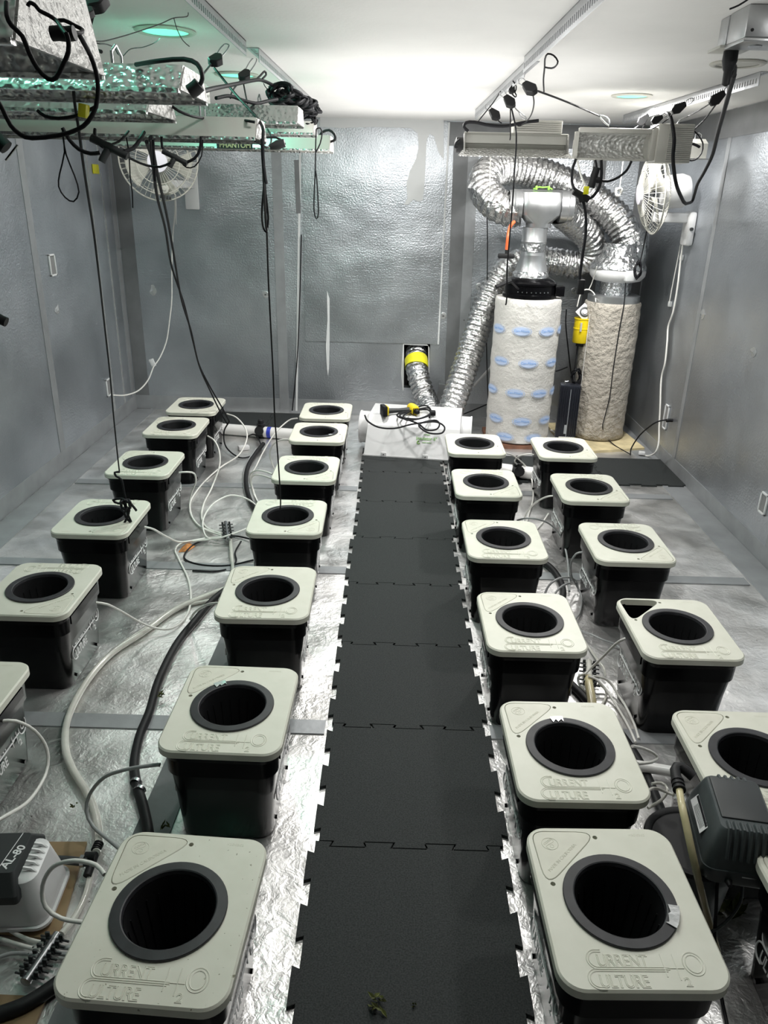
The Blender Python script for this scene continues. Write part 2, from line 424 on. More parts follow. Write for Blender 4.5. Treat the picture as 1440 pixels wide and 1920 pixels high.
for yy in (2.50, 3.88, 5.18):
    trim(strip((XL+.2, yy, 0), (-.23, yy, 0), .085, (0,0,1)))
    trim(strip((.43, yy, 0), (XR-.19, yy, 0), .085, (0,0,1)))
trim(strip((-.80, .2, 0), (-.72, 3.3, 0), .12, (0,0,1)), 'dark_tape')
tape_back([(518, 285), (534, 778)], .085)
tape_back([(563, 285), (556, 770)], .018, 'paper_white')
tape_back([(556, 300), (560, 400)], .04, 'dark_tape')
tape_back([(866, 250), (845, 760)], .13, 'dark_tape')
tape_back([(890, 250), (866, 700)], .09)
tape_back([(1125, 300), (1085, 760)], .11, 'dark_tape')

# loose foil-faced board on the back wall with its torn white facing
pA, pB = py_(566, 214, YB), py_(814, 645, YB)
brd = thing('insulation_board', ((pA.x+pB.x)/2, YB-.013, pB.z), 'foil-faced insulation board on the back wall with torn white paper along its top', 'board')
quadbox(pA.x, pB.x+.03, YB-.013, YB-.001, pB.z+.001, pA.z-.035).part('foil_sheet', 'foil_wall', brd, True)
quadbox(pB.x+.03, pB.x+.044, YB-.016, YB-.001, pB.z+.001, pA.z-.035).part('white_edge', 'paper_white', brd, True)
def back_poly(pxs, y, th=.003):
    w = [py_(a, b, y) for a, b in pxs]
    mb = MB(); n = len(w); xs = [(p.x, p.z) for p in w]
    M = Matrix(((1,0,0,0),(0,0,1,0),(0,1,0,0),(0,0,0,1)))
    mb.plate(xs, [], y-th, y, M=M); return mb
back_poly([(600,214),(832,222),(832,300),(822,285),(814,256),(806,250),(800,262),(798,300),(796,345),(793,375),(785,378),(775,374),(766,383),(757,384),(764,372),(762,345),(768,322),(780,298),(785,275),(783,250),(770,240),(700,238),(640,240),(600,238)], YB-.015).part('torn_paper', 'paper_white', brd, True)
back_poly([(613,545),(618,560),(618,640),(617,690),(615,705),(613,690),(611,650),(614,600)], YB-.015).part('torn_paper', 'paper_white', brd, True)
# torn white facing around the opening
t = thing('torn_facing', ((hx0+hx1)/2, YB-.004, hz0), 'torn white board facing peeling up around the square duct opening', 'paper')
back_poly([(755,732),(752,700),(756,640),(776,638),(772,620),(762,590),(758,580),(770,582),(784,610),(794,630),(797,642),(803,648),(757.5,646),(757,732)], YB-.001, .004).part('paper_flap', 'paper_white', t, True)
back_poly([(803,648),(805,652),(805,700),(803,700)], YB-.001, .004).part('paper_edge', 'paper_white', t, True)

# washers that hold the wall foil
def washer(p, nrm, lab):
    M = T(p) @ Vector((0,0,1)).rotation_difference(Vector(nrm)).to_matrix().to_4x4()
    w = thing('insulation_washer', p, lab, 'washer', 'round washers pinning the wall foil')
    mb = MB(); mb.lathe([(.030,0),(.030,.003),(.022,.006),(.012,.004)], 20, M); mb.part('washer_disc', 'clear_tape', w, True)
    mb = MB(); mb.lathe([(.007,.003),(.007,.009)], 10, M); mb.part('screw_head', 'steel', w, True)
for q, lab in (((579,539),'small round washer on the back wall just right of the white seam'), ((498,552),'small round washer on the back wall beside the hanging black cord'),
               ((755,631),'small round washer above left corner of the square duct opening'), ((831,592),'small round washer on the back wall right of the board edge'),
               ((898,537),'small round washer on the back wall left of the rising silver duct'), ((1077,545),'small round washer on the back wall beside the hanging black plug'),
               ((870,600),'small round washer on the dark tape left of the rising duct')):
    washer(py_(*q, YB), (0,-1,0), lab)

# ------------------------------------------------------------------ floor mats
P_, TB = .606, .022
def edge_pts(kind):
    """edge from 0 to P_ along x, outward = +y"""
    if kind == 'flat': return [(0,0)]
    out = [(0,0)]
    for k in range(3):
        a = .05+.2*k; b = a+.1
        s = TB if kind == 'tab' else -TB
        out += [(a, 0), (a-.009, s), (b+.009, s), (b, 0)] if s > 0 else [(a,0),(a-.009*1,s),(b+.009,s),(b,0)]
    return out
def mat_outline(b, r, t_, l):
    g = .0015; pts = []
    def tr(e, f):
        for x, y in e: pts.append(f(x, y-g))
    tr(edge_pts(b), lambda x, y: (x, -y)); tr(edge_pts(r), lambda x, y: (P_+y, x))
    tr(edge_pts(t_), lambda x, y: (P_-x, P_+y)); tr(edge_pts(l), lambda x, y: (-y, P_-x))
    return pts
def floor_mat(x, y, sides, lab, w=None):
    mb = MB(); mb.plate(mat_outline(*sides), [], 0.0, .013, bev=.001, M=T((x, y, .001)))
    mb.solo('rubber_mat', 'rubber', lab, 'mat', 'interlocking rubber floor mats', ang=25)
names = ['nearest the camera, a bit of leaf lying on it', 'second along the aisle from the camera', 'third along the aisle from the camera', 'fourth along the aisle from the camera',
         'fifth along the aisle from the camera', 'sixth along the aisle from the camera', 'seventh along the aisle from the camera', 'at the far end of the aisle under the white hood']
MX = -.205
for k in range(-1, 8):
    lab = 'black rubber puzzle mat ' + (names[k] if k >= 0 else 'running out under the camera')
    if k == -1: continue
    floor_mat(MX+.004*((k*3) % 4-1.5), 1.303+P_*k, ('tab', 'tab', 'slot', 'tab'), lab)
floor_mat(MX+.002, 1.303-P_, ('tab', 'tab', 'slot', 'tab'), 'black rubber puzzle mat cut off by the lower edge of the photo')
for k, lab in ((0, 'rubber puzzle mat behind the two farthest right buckets, aisle side'), (1, 'rubber puzzle mat just behind the farthest bucket by the right wall'), (2, 'rubber puzzle mat in the far right corner against the right wall')):
    floor_mat(.425+P_*k if k else .43, 5.40+.008*k, ('tab', 'slot' if k < 2 else 'flat', 'flat', 'tab' if k else 'slot'), lab)
for k, lab in ((0, 'rubber puzzle mat by the back wall behind the far left bucket'), (1, 'rubber puzzle mat by the back wall behind the white pipe')):
    floor_mat(-1.72+P_*k, 6.52, ('slot', 'slot' if k == 0 else 'tab', 'flat', 'flat' if k == 0 else 'tab'), lab)

# ------------------------------------------------------------------ grow buckets
LW, LD, BH = .390, .470, .385
TAB = []
for (x, y), nb in (((-.178, .218), .034), ((-.172, .034), .026), ((.004, .218), .026)): TAB.append((x, y, nb))
def rounded_poly(vs, n=6):
    out = []; N = len(vs)
    for i in range(N):
        x, y, r = vs[i]; p = Vector((x, y)); a = Vector(vs[i-1][:2]); b = Vector(vs[(i+1) % N][:2])
        u = (a-p).normalized(); w = (b-p).normalized(); ang = u.angle(w); d = r/math.tan(ang/2)
        d = min(d, .45*min((a-p).length, (b-p).length)); s, e = p+u*d, p+w*d
        for k in range(n+1):
            t_ = k/n; out.append(tuple(s*(1-t_)**2+p*2*t_*(1-t_)+e*t_*t_))
    return out
def brand_logo(mb, M, outline, k=1.0):
    """the maker's lettering, x right, y up, centred"""
    rr = outline or .0021
    def ring(cx, cy, r, a0, a1, r2=None):
        n = max(6, int(abs(a1-a0)/12)); pts = [(cx+(r2 or r)*math.cos(math.radians(a0+(a1-a0)*i/n))*1.0, cy+r*math.sin(math.radians(a0+(a1-a0)*i/n)), 0) for i in range(n+1)]
        mb.tube(pts, rr, 5, M=M)
    def line(*p): mb.tube([(*q, 0) for q in p], rr, 5, M=M)
    S = .036
    mb.text('URRENT', S, M @ T((-.090, .0075, 0)) @ Matrix.Diagonal((.80, 1.08, 1, 1)), ext=.0005, outline=outline, spacing=.95)
    mb.text('ULTURE', S, M @ T((-.096, -.0375, 0)) @ Matrix.Diagonal((.80, 1.08, 1, 1)), ext=.0005, outline=outline, spacing=.95)
    for cx_, cy_, a in ((-.090, .023, 0), (-.097, -.020, 0)):
        for q in ((.022, .017) if outline else (.021,)):
            ring(cx_, cy_, q, 80, 270, q*.95)
            if cy_ > 0: line((cx_, cy_-q), (.055, cy_-q))
            else: line((cx_, cy_+q), (.050, cy_+q))
            line((cx_, cy_+q if cy_ > 0 else cy_-q), (cx_+.012, cy_+q if cy_ > 0 else cy_-q))
    line((.045, -.015), (.045, .036)); line((.070, -.022), (.070, .036)); line((.045, .004), (.085, .004))
    mb.text('2', .027, M @ T((.076, -.034, 0)), ext=.0005, outline=outline)
    ring(.108, .014, .026, 0, 360, .022); ring(.108, .014, .020 if outline else .012, 0, 360, .016 if outline else .008)
def make_bucket():
    root = thing('grow_bucket', (0,0,0), 'x', 'bucket')
    # body with stepped collar
    mb = MB(); secs = [(.298,.372,0,.045), (.304,.378,.006,.05), (.336,.414,.262,.055), (.338,.416,.266,.055), (.356,.434,.272,.058), (.360,.438,.345,.058), (.376,.456,.349,.06), (.376,.456,.362,.06)]
    inner = [(.368,.448,.362,.058), (.348,.426,.30,.055), (.290,.364,.012,.045)]
    mb.loft([rrect(w, d, r, z) for w, d, z, r in secs+inner])
    mb.part('bucket_body', 'black_plastic', root)
    for sgn in (-1, 1):      # recessed handle panel under the collar on the long sides, seen as a bevelled frame
        mb = MB(); mb.box(sgn*.181-.002, sgn*.181+.002, -.15, .15, .30, .335); mb.part('side_rib', 'black_plastic', root)
        for yy in (-.12, .12): mb = MB(); mb.lathe([(.007,0),(.007,.006)], 10, T((sgn*.153, yy, .03)) @ R(90*sgn, 'Y')); mb.part('drain_plug', 'black_plastic', root)
    for sgn in (-1, 1):
        mb = MB()
        tilt = math.degrees(math.atan2(.018, .256))
        M = T((sgn*.1632, 0, .165)) @ R(90*sgn, 'Z') @ R(90-tilt, 'X') @ Matrix.Scale(1.25, 4)
        brand_logo(mb, M, 0)
        mb.part('printed_logo', 'print_white', root, label='white printed maker logo on the long side of the bucket')
    # lid with pot hole, cover hole and finger holes
    lid_o = rrect(LW, LD, .058, n=8); tabp = rounded_poly(TAB); hole = circle(0, 0, .122, 48)
    tabh = [tuple(Vector(p)+(Vector(p)-Vector((-.125,.165))).normalized()*.0018) for p in tabp]
    mb = MB(); mb.plate(lid_o, [hole, tabh, circle(-.008, .199, .0065, 12), circle(-.154, .047, .0065, 12)], .358, BH, bev=.005)
    lid = mb.part('lid', 'lid_plastic', root, ang=30)
    mb = MB(); mb.plate(tabp, [], .372, BH+.0006, bev=.0015)
    tb = mb.part('access_cover', 'tab_plastic', root, ang=30)
    mb = MB(); M = T((-.135, .175, BH+.0006))
    mb.tube([(.022*math.cos(a*PI/14), .020*math.sin(a*PI/14), 0) for a in range(29)], .0008, 4, M=M)
    mb.tube([(.011*math.sin(a*PI/8)*(1 if a < 8 else 1), .020-.0025*a, 0) for a in range(17)], .0007, 4, M=M)
    mb.tube([(.004+.005*math.cos(a*PI/6), -.008+.005*math.sin(a*PI/6), 0) for a in range(13)], .0006, 4, M=M)
    mb.text('CCH2O', .009, M @ R(40, 'Z') @ T((-.014, .006, 0)), outline=.0004)
    mb.text('MADE IN CALIFORNIA', .0125, T((-.153, .083, BH+.0006)) @ R(45, 'Z'), outline=.0004)
    mb.part('raised_emblem', 'tab_plastic', tb)
    mb = MB(); brand_logo(mb, T((0, -.184, BH-.0002)) @ Matrix.Scale(1.1, 4), .0015); mb.part('raised_lettering', 'lid_plastic', root); mb = MB()
    mb.text('H2O:03:02', .010, T((.085, .205, BH-.0002)), outline=.0005)
    mb.part('date_stamp', 'lid_plastic', root)
    # net pot
    mb = MB(); pr = [(.125,BH),(.1365,BH),(.1375,BH+.002),(.1375,BH+.0055),(.136,BH+.0072),(.113,BH+.0080),(.110,BH+.0062),(.107,BH-.004)]
    mb.lathe(pr, 56, cap0=False, cap1=False); mb.part('pot_rim', 'rim_plastic', root, ang=20)
    mb = MB()
    hs = [circle(-.048+.016*i, -.048+.016*j, .0058, 8) for i in range(7) for j in range(7) if math.hypot(-.048+.016*i, -.048+.016*j) < .055]
    mb.plate(circle(0, 0, .074, 40), hs, .150, .154); mb.part('basket_floor', 'dark_grey_plastic', root, ang=50); mb = MB()
    mb.lathe([(.106,BH-.004),(.100,.33),(.074,.154)], 40, cap0=False, cap1=False)
    for i in range(20):      # slotted walls read as ribs
        a = 2*PI*i/20; mb.tube([(.1*math.cos(a), .1*math.sin(a), .34), (.073*math.cos(a), .073*math.sin(a), .155)], .0016, 4)
    mb.part('net_basket', 'pot_plastic', root, ang=50)
    return root
proto = make_bucket()
ORD = ['nearest', 'second', 'third', 'fourth', 'fifth', 'sixth', 'farthest']
LIy = [1.322, 2.112, 2.917, 3.745, 4.519, 5.300, 5.890]; LOy = [2.10, 2.888, 3.677, 4.537, 5.360, 5.954]
RIy = [1.388, 1.955, 2.731, 3.533, 4.346, 5.118]; ROy = [1.33, 1.93, 2.709, 3.535, 4.311, 5.086]
SPOTS = []
def yw(k, j=0): return k*180+j
LIr = [-3, -1, 1, 181, 180, 180, 180]; LOr = [0, 180, 180, 0, 0, 180]
LIx = [-.497, -.503, -.511, -.533, -.518, -.515, -.511]; LOx = [-1.46, -1.480, -1.495, -1.529, -1.554, -1.555]
RIr = [1.5, 1, .5, 0, 180, 180]; ROr = [0, 0, 0, 180, 180, 180]
RIx = [.594, .590, .586, .582, .580, .584]; ROx = [1.185, 1.160, 1.180, 1.197, 1.191, 1.192]
DL = {
 'LI': ['closest black bucket left of the aisle, its pale lid speckled with dirt', 'second bucket left of the aisle, scrap of tape on its pot rim', 'third bucket left of the aisle, black hose passing beside it',
        'fourth bucket left of the aisle, thin black cord hanging over its lid', 'fifth bucket left of the aisle, cover tab at its front right corner', 'sixth bucket left of the aisle, chip of dirt on its pot rim', 'farthest bucket left of the aisle, close by the white hood'],
 'LO': ['bucket by the left wall cut off by the photo edge, behind the white air pump', 'bucket by the left wall second from the camera, beside the clear hose', 'bucket by the left wall with a knotted black rope dangling over its pot',
        'bucket by the left wall just behind the one with the dangling rope', 'bucket by the left wall second from the far end', 'farthest bucket in the row by the left wall, near the back corner'],
 'RI': ['closest bucket right of the aisle, clear tape on the right of its pot rim', 'second bucket right of the aisle, tape at the back of its pot rim', 'third bucket right of the aisle, beside the open-cornered bucket',
        'fourth bucket right of the aisle, raised lettering facing the camera', 'fifth bucket right of the aisle with a bright lid', 'farthest bucket right of the aisle, next to the white hood'],
 'RO': ['bucket at the lower right corner of the photo, only its dark lettered side showing', 'bucket behind the grey air pump, cut off by the right photo edge', 'bucket by the right side with an open dark corner where its cover is missing',
        'bucket in the outer right row behind the open-cornered one', 'bucket in the outer right row, second from the far end', 'farthest bucket in the outer right row, in front of the brown filter'],
}
GRP = {'LI': 'grow buckets in the row left of the aisle', 'LO': 'grow buckets in the row by the left wall', 'RI': 'grow buckets in the row right of the aisle', 'RO': 'grow buckets in the outer right row'}
BK = {}
first = True
for key, xs, ys, rs in (('LI', LIx, LIy, LIr), ('LO', LOx, LOy, LOr), ('RI', RIx, RIy, RIr), ('RO', ROx, ROy, ROr)):
    for i, (x, y, r) in enumerate(zip(xs, ys, rs)):
        o = proto if first else copy_tree(proto); first = False
        o.location = (x, y, .0012); o.rotation_euler = (0, 0, math.radians(r)); o['label'] = DL[key][i]; o['category'] = 'bucket'; o['group'] = GRP[key]
        BK[key, i] = o
def child(o, nm): return next((c for c in o.children if c.name.split('.')[0] == nm), None)
# the dirtiest lid and the missing cover
l = child(BK['LI', 0], 'lid'); l.data = l.data.copy(); l.data.materials[0] = MATS['dirty_lid_plastic']; l['label'] = 'pale lid speckled with dark dirt'
c = child(BK['RO', 2], 'access_cover')
for g in list(c.children): bpy.data.objects.remove(g)
bpy.data.objects.remove(c)
def tape_scrap(b, a0, a1, lab):
    mb = MB(); n = 6; z = BH+.010
    o_ = [(.139*math.cos(math.radians(a0+(a1-a0)*i/n)), .139*math.sin(math.radians(a0+(a1-a0)*i/n))) for i in range(n+1)]
    i_ = [((.113+.002*((i*7) % 3))*math.cos(math.radians(a1-(a1-a0)*i/n)), (.112+.006*((i*7) % 3))*math.sin(math.radians(a1-(a1-a0)*i/n))) for i in range(n+1)]
    mb.plate(o_+i_, [], z, z+.0012); mb.part('tape_scrap', 'clear_tape', BK[b], label=lab)
tape_scrap(('RI', 0), -38, -10, 'yellowed clear tape on the pot rim'); tape_scrap(('RI', 1), 88, 106, 'clear tape on the pot rim')
tape_scrap(('LI', 1), 112, 130, 'clear tape on the pot rim'); tape_scrap(('LI', 5), 128, 140, 'pale chip on the pot rim')

# ------------------------------------------------------------------ tubes, hoses and cords
def fl(pts):          # (px, py, height above floor)
    return [pz(*p) for p in pts]
def hang(pts):        # (px, py, distance into the room)
    return [py_(*p) for p in pts]
def cordo(name, pts, r, m, lab, cat, group=None, n=8, step=.02, mn=True):
    mb = MB(); s_ = smooth(pts, step)
    if mn: s_ = [Vector((p.x, p.y, max(p.z, r+.0015))) for p in s_]
    mb.tube(s_, r, n); return mb.solo(name, m, lab, cat, group, ang=60)
AT = 'thin air tubes'
C7 = lambda X, Y, z: (180+X/2.769, 720+Y/2.769, z)
tubes = [
 ([(680,155,.31),(730,175,.30),(775,230,.24),(782,290,.17),(740,370,.08),(650,430,.02),(560,510,.01),(495,600,.01),(490,670,.01),(530,730,.01),(600,765,.02),(650,770,.04)], 'white air tube looping from the farthest bucket by the left wall'),
 ([(580,270,.31),(615,295,.30),(640,350,.24),(640,430,.15),(600,540,.03),(560,620,.01),(548,690,.01),(575,745,.01),(650,778,.04)], 'white air tube from the second farthest bucket by the left wall'),
 ([(430,460,.31),(470,457,.31),(510,465,.28),(518,510,.2),(495,570,.1),(487,640,.02),(510,710,.01),(570,758,.02),(650,786,.04)], 'white air tube from the bucket behind the one with the dangling rope'),
 ([(250,742,.31),(300,755,.28),(370,795,.15),(440,820,.05),(560,803,.02),(650,793,.04)], 'white air tube from the bucket with the dangling rope'),
 ([(0,1135,.31),(60,1145,.29),(130,1180,.2),(220,1232,.1),(300,1265,.04),(380,1272,.02),(450,1230,.01),(490,1140,.01),(480,1020,.01),(430,910,.01),(412,860,.01),(450,825,.02),(560,810,.03),(650,800,.04)], 'white air tube from the left wall bucket beside the clear hose'),
 ([(840,640,.02),(800,605,.05),(740,582,.08),(680,582,.09),(600,630,.07),(555,710,.04),(570,790,.03),(620,803,.04),(700,782,.05),(790,748,.05)], 'white air tube arching over left of the fourth aisle bucket'),
 ([(1000,288,.31),(960,290,.30),(915,320,.24),(903,375,.16),(930,450,.06),(945,480,.03)], 'white air tube bowing out of the sixth bucket left of the aisle'),
 ([(1045,178,.31),(1000,190,.28),(930,255,.2),(870,350,.08),(830,430,.03),(800,490,.01),(825,580,.01),(850,640,.01)], 'white air tube from the farthest bucket left of the aisle'),
 ([(915,468,.31),(880,455,.31),(830,450,.28),(800,480,.2),(815,560,.06),(845,620,.02)], 'upper white air tube from the fifth bucket left of the aisle'),
 ([(915,492,.28),(860,474,.24),(820,475,.2),(805,510,.12),(830,590,.03),(850,630,.02)], 'lower white air tube from the fifth bucket left of the aisle'),
 ([(640,1136,.31),(580,1145,.27),(520,1180,.15),(490,1220,.05)], 'short white air tube from the left side of the third aisle bucket'),
]
for p, lab in tubes: cordo('air_tube', fl([C7(*q) for q in p]), .0058, 'tube_white', lab, 'tube', AT)
C5 = lambda X, Y, z: (930+X/5.487, 850+Y/5.487, z)
C2 = lambda X, Y, z: (820+X/2.3226, 780+Y/2.3226, z)
C4 = lambda X, Y, z: (1050+X/8.47, 1150+Y/8.47, z)
rt = [
 ([C5(*q) for q in ((390,15,.31),(340,8,.31),(250,25,.28),(195,70,.2),(220,120,.12),(320,165,.06),(420,215,.04),(500,290,.05),(545,380,.1))], 'white air tube looping in front of the farthest outer right bucket', 'tube_white'),
 ([C5(*q) for q in ((105,0,.31),(160,15,.28),(230,60,.2),(310,140,.1),(360,240,.04),(380,350,.02),(380,480,.01),(345,600,.01),(320,690,.01),(290,800,.01))], 'white air tube from the farthest bucket right of the aisle', 'tube_white'),
 ([C5(*q) for q in ((585,438,.31),(530,445,.30),(450,480,.24),(370,540,.15),(310,620,.06),(285,690,.02),(270,760,.01))], 'white air tube from the second farthest outer right bucket', 'tube_white'),
 ([C5(*q) for q in ((220,690,.2),(300,670,.25),(400,672,.25),(540,720,.2),(650,830,.12),(710,970,.06),(740,1130,.03),(752,1330,.02),(756,1420,.02))], 'grey air tube arching over the floor between the right rows', 'tube_gray'),
 ([C5(*q) for q in ((540,620,.01),(480,710,.01),(425,775,.01),(390,830,.01))], 'short white tube on the floor behind the fourth right bucket', 'tube_white'),
 ([C5(*q) for q in ((500,1450,.14),(545,1360,.16),(620,1300,.17),(700,1277,.16),(780,1285,.12),(830,1330,.05),(850,1420,.02))], 'grey air tube arching behind the third right bucket', 'tube_gray'),
 ([C5(*q) for q in ((600,1460,.1),(640,1400,.11),(700,1355,.1),(760,1335,.08))], 'short grey air tube beside the arching one', 'tube_gray'),
 ([C2(*q) for q in ((632,594,.31),(605,600,.3),(582,640,.24),(585,700,.14),(610,745,.06),(628,790,.03),(622,850,.02),(600,885,.02))], 'grey air tube from the bucket behind the open-cornered one', 'tube_gray'),
 ([C4(*q) for q in ((1040,400,.31),(980,425,.3),(880,490,.26),(650,720,.15),(480,880,.08),(390,970,.06))], 'grey air tube from the open-cornered bucket to the manifold', 'tube_white'),
 ([C4(*q) for q in ((530,1000,.04),(650,1015,.06),(760,1070,.05),(850,1170,.03),(920,1290,.02),(1030,1450,.01),(1180,1760,.01),(1250,1990,.01))], 'thin pale tube running forward from the right manifold', 'tube_white'),
 ([C4(*q) for q in ((450,1000,.07),(560,1040,.06),(680,1150,.04),(790,1300,.02),(930,1520,.01),(1090,1800,.01),(1200,2050,.01))], 'second thin pale tube running forward from the right manifold', 'tube_white'),
 ([C4(*q) for q in ((380,430,.01),(500,600,.02),(620,770,.04),(700,880,.04),(720,1000,.02))], 'thin yellowed tube behind the right manifold', 'clear_hose'),
 ([C4(*q) for q in ((320,280,.02),(500,340,.05),(700,430,.05),(860,490,.02),(960,560,.01))], 'grey tube crossing the floor behind the open-cornered bucket', 'tube_gray'),
 ([C4(*q) for q in ((390,960,.06),(300,1000,.05),(290,1080,.03),(340,1180,.02),(420,1270,.01))], 'small loop of pale tube left of the right manifold', 'tube_white'),
 ([C4(*q) for q in ((600,1120,.03),(700,1180,.02),(740,1280,.01),(700,1400,.01),(640,1480,.01))], 'small loop of pale tube right of the right manifold', 'clear_hose'),
 ([(1186,1399,.30),(1205,1403,.24),(1225,1412,.2),(1233,1421,.18),(1222,1429,.18),(1196,1432,.2)], 'hairpin of white tube right of the second right bucket', 'tube_white'),
 ([(1205,1490,.2),(1225,1478,.15),(1245,1483,.12),(1262,1490,.12),(1268,1480,.14)], 'thin clear tube curling towards the black elbow', 'clear_hose'),
 ([(1215,1515,.1),(1240,1500,.1),(1252,1480,.1),(1240,1468,.1),(1222,1470,.1)], 'thin clear tube loop behind the nearest right buckets', 'clear_hose'),
 ([(1192,1345,.02),(1240,1360,.02),(1285,1372,.03)], 'thin dark tube crossing behind the second right bucket', 'cord_black'),
]
for p, lab, m in rt: cordo('air_tube', fl(p), .0055 if m != 'cord_black' else .004, m, lab, 'tube', AT)
# near left tubes
lt = [
 ([(0,1352,.31),(30,1352,.30),(65,1370,.24),(88,1405,.16),(86,1450,.1),(55,1500,.12),(10,1530,.2),(-25,1550,.22)], 'grey air tube curving from the cut-off left bucket over the white pump', .0058, 'tube_white'),
 ([(298,1435,.31),(295,1434,.31),(240,1442,.28),(195,1458,.22),(168,1490,.14),(162,1520,.09),(175,1550,.06),(210,1580,.05),(240,1605,.05)], 'grey air tube sweeping between the two nearest left aisle buckets', .0062, 'tube_gray'),
 ([(196,1640,.31),(180,1622,.31),(140,1614,.3),(100,1625,.25),(80,1660,.18),(85,1700,.12),(115,1722,.09),(160,1730,.08)], 'stiff white tube ring beside the nearest left bucket', .0062, 'tube_white'),
 ([(-10,1715,.02),(20,1745,.02),(55,1762,.03),(82,1768,.04)], 'upper white tube feeding the metal manifold from the left', .0058, 'tube_white'),
 ([(-10,1757,.02),(25,1768,.02),(60,1778,.03),(76,1780,.04)], 'middle white tube feeding the metal manifold from the left', .0058, 'tube_white'),
 ([(-10,1797,.02),(20,1788,.02),(50,1788,.03),(70,1792,.04)], 'lower grey tube feeding the metal manifold from the left', .0058, 'tube_gray'),
 ([(100,1772,.03),(120,1777,.02),(145,1778,.02)], 'upper tube leaving the metal manifold to the right', .0058, 'tube_gray'),
 ([(96,1786,.03),(120,1789,.02),(145,1791,.02)], 'lower tube leaving the metal manifold to the right', .0058, 'tube_gray'),
]
for p, lab, r, m in lt: cordo('air_tube', fl(p), r, m, lab, 'tube', AT)
cordo('braided_hose', fl([(440,1098,.02),(400,1112,.02),(330,1142,.02),(270,1185,.02),(210,1225,.02),(165,1275,.02),(130,1340,.02),(122,1395,.02),(135,1440,.02),(165,1490,.02),(180,1530,.02),(186,1575,.03),(180,1600,.06)]), .014, 'clear_hose', 'clear reinforced hose bending along the left floor to the air pump', 'hose', n=12)
cordo('clear_hose', fl([(425,1120,.012),(340,1138,.012),(290,1168,.012),(240,1200,.012),(205,1228,.012)]), .009, 'clear_hose', 'thinner clear tube lying alongside the clear reinforced hose', 'hose')
cordo('clear_hose', fl([(432,1010,.02),(434,1040,.02),(436,1075,.012),(425,1120,.012)]), .011, 'clear_hose', 'clear hose running towards the camera from the middle manifold', 'hose')
cordo('clear_hose', fl([(170,1640,.03),(160,1680,.02),(140,1720,.02),(115,1752,.03)]), .010, 'clear_hose', 'clear hose from the black tee down to the metal manifold', 'hose')
bh = 'black_hose'
cordo(bh, fl([(505,1045,.02),(455,1085,.02),(405,1120,.02),(365,1165,.02),(330,1210,.02),(298,1275,.02),(280,1335,.02),(262,1380,.02),(252,1430,.02),(256,1470,.02),(268,1510,.02),(278,1560,.02),(280,1610,.02)]), .018, 'black_rubber', 'thick black hose curving past the left aisle buckets', 'hose', n=12)
cordo(bh, fl([(494,832,.05),(478,852,.02),(465,875,.02),(461,905,.02),(470,940,.02),(500,985,.02)]), .017, 'black_rubber', 'thick black hose behind the white pipe valve on the left', 'hose', n=12)
cordo(bh, fl([(480,842,.03),(462,872,.014),(457,900,.014),(465,935,.014),(488,965,.014)]), .010, 'tube_gray', 'thin grey hose hugging the black hose near the valve', 'hose', n=8)
cordo(bh, fl([(-30,1912,.02),(40,1888,.02),(90,1858,.02),(140,1820,.02),(190,1790,.02)]), .020, 'black_rubber', 'thick black hose at the lower left passing under the nearest bucket', 'hose', n=12)
cordo(bh, fl([(1000,1045,.02),(1030,1062,.02),(1048,1085,.02),(1056,1110,.02),(1050,1140,.02),(1044,1180,.02)]), .018, 'black_rubber', 'thick black hose bending behind the third right bucket', 'hose', n=12)
cordo(bh, fl([(1040,1255,.02),(1080,1292,.02),(1112,1325,.02),(1160,1372,.02),(1205,1440,.02),(1235,1510,.02),(1262,1580,.02)]), .018, 'black_rubber', 'thick black hose passing beside the right manifold', 'hose', n=12)
# hose clamps on the left black hose
t = thing('hose_clamps', pz(258, 1475, 0), 'pair of steel worm clamps joining the thick black hose on the left', 'hose clamp')
for q in ((255, 1468), (262, 1482)):
    a = pz(*q, .022); M = T(a) @ R(78, 'Z') @ R(90, 'Y')
    mb = MB(); mb.lathe([(.0195,-.006),(.022,-.006),(.022,.006),(.0195,.006)], 20, M, False, False); mb.part('clamp_band', 'steel', t, True)
    mb = MB(); mb.box(-.008,.008,-.034,-.02,-.006,.006, T(a) @ R(10, 'Z'), .002); mb.part('clamp_screw', 'steel', t, True)
# black cable loop near the middle manifold
cordo('cable_loop', fl([(475,1012,.02),(440,1005,.01),(400,1008,.01),(365,1020,.008),(346,1040,.008),(352,1052,.008),(385,1060,.008),(430,1060,.008),(475,1050,.008)]), .0055, 'cord_black', 'loop of black cable lying on the left floor by the manifold', 'cable')
cordo('black_rod', fl([(361,1070,.006),(400,1072,.006),(424,1068,.006)]), .005, 'cord_black', 'short black rod lying on the left floor below the cable loop', 'rod')
cordo('thin_black_tube', fl([(452,1015,.02),(441,1035,.01),(443,1050,.01),(438,1062,.01)]), .005, 'cord_black', 'short black tube end curving out of the cable loop', 'tube')
mb = MB(); a = pz(350, 1028, 0)
mb.add([(a.x-.035,a.y-.06,.001),(a.x+.02,a.y-.05,.004),(a.x+.045,a.y+.03,.001),(a.x,a.y+.07,.004),(a.x-.03,a.y+.03,.001),(a.x,a.y,.03)], [(0,1,5),(1,2,5),(2,3,5),(3,4,5),(4,0,5),(4,3,2,1,0)])
mb.solo('dry_leaf', 'dry_leaf', 'crumpled orange dry leaf beside the black cable loop', 'leaf')

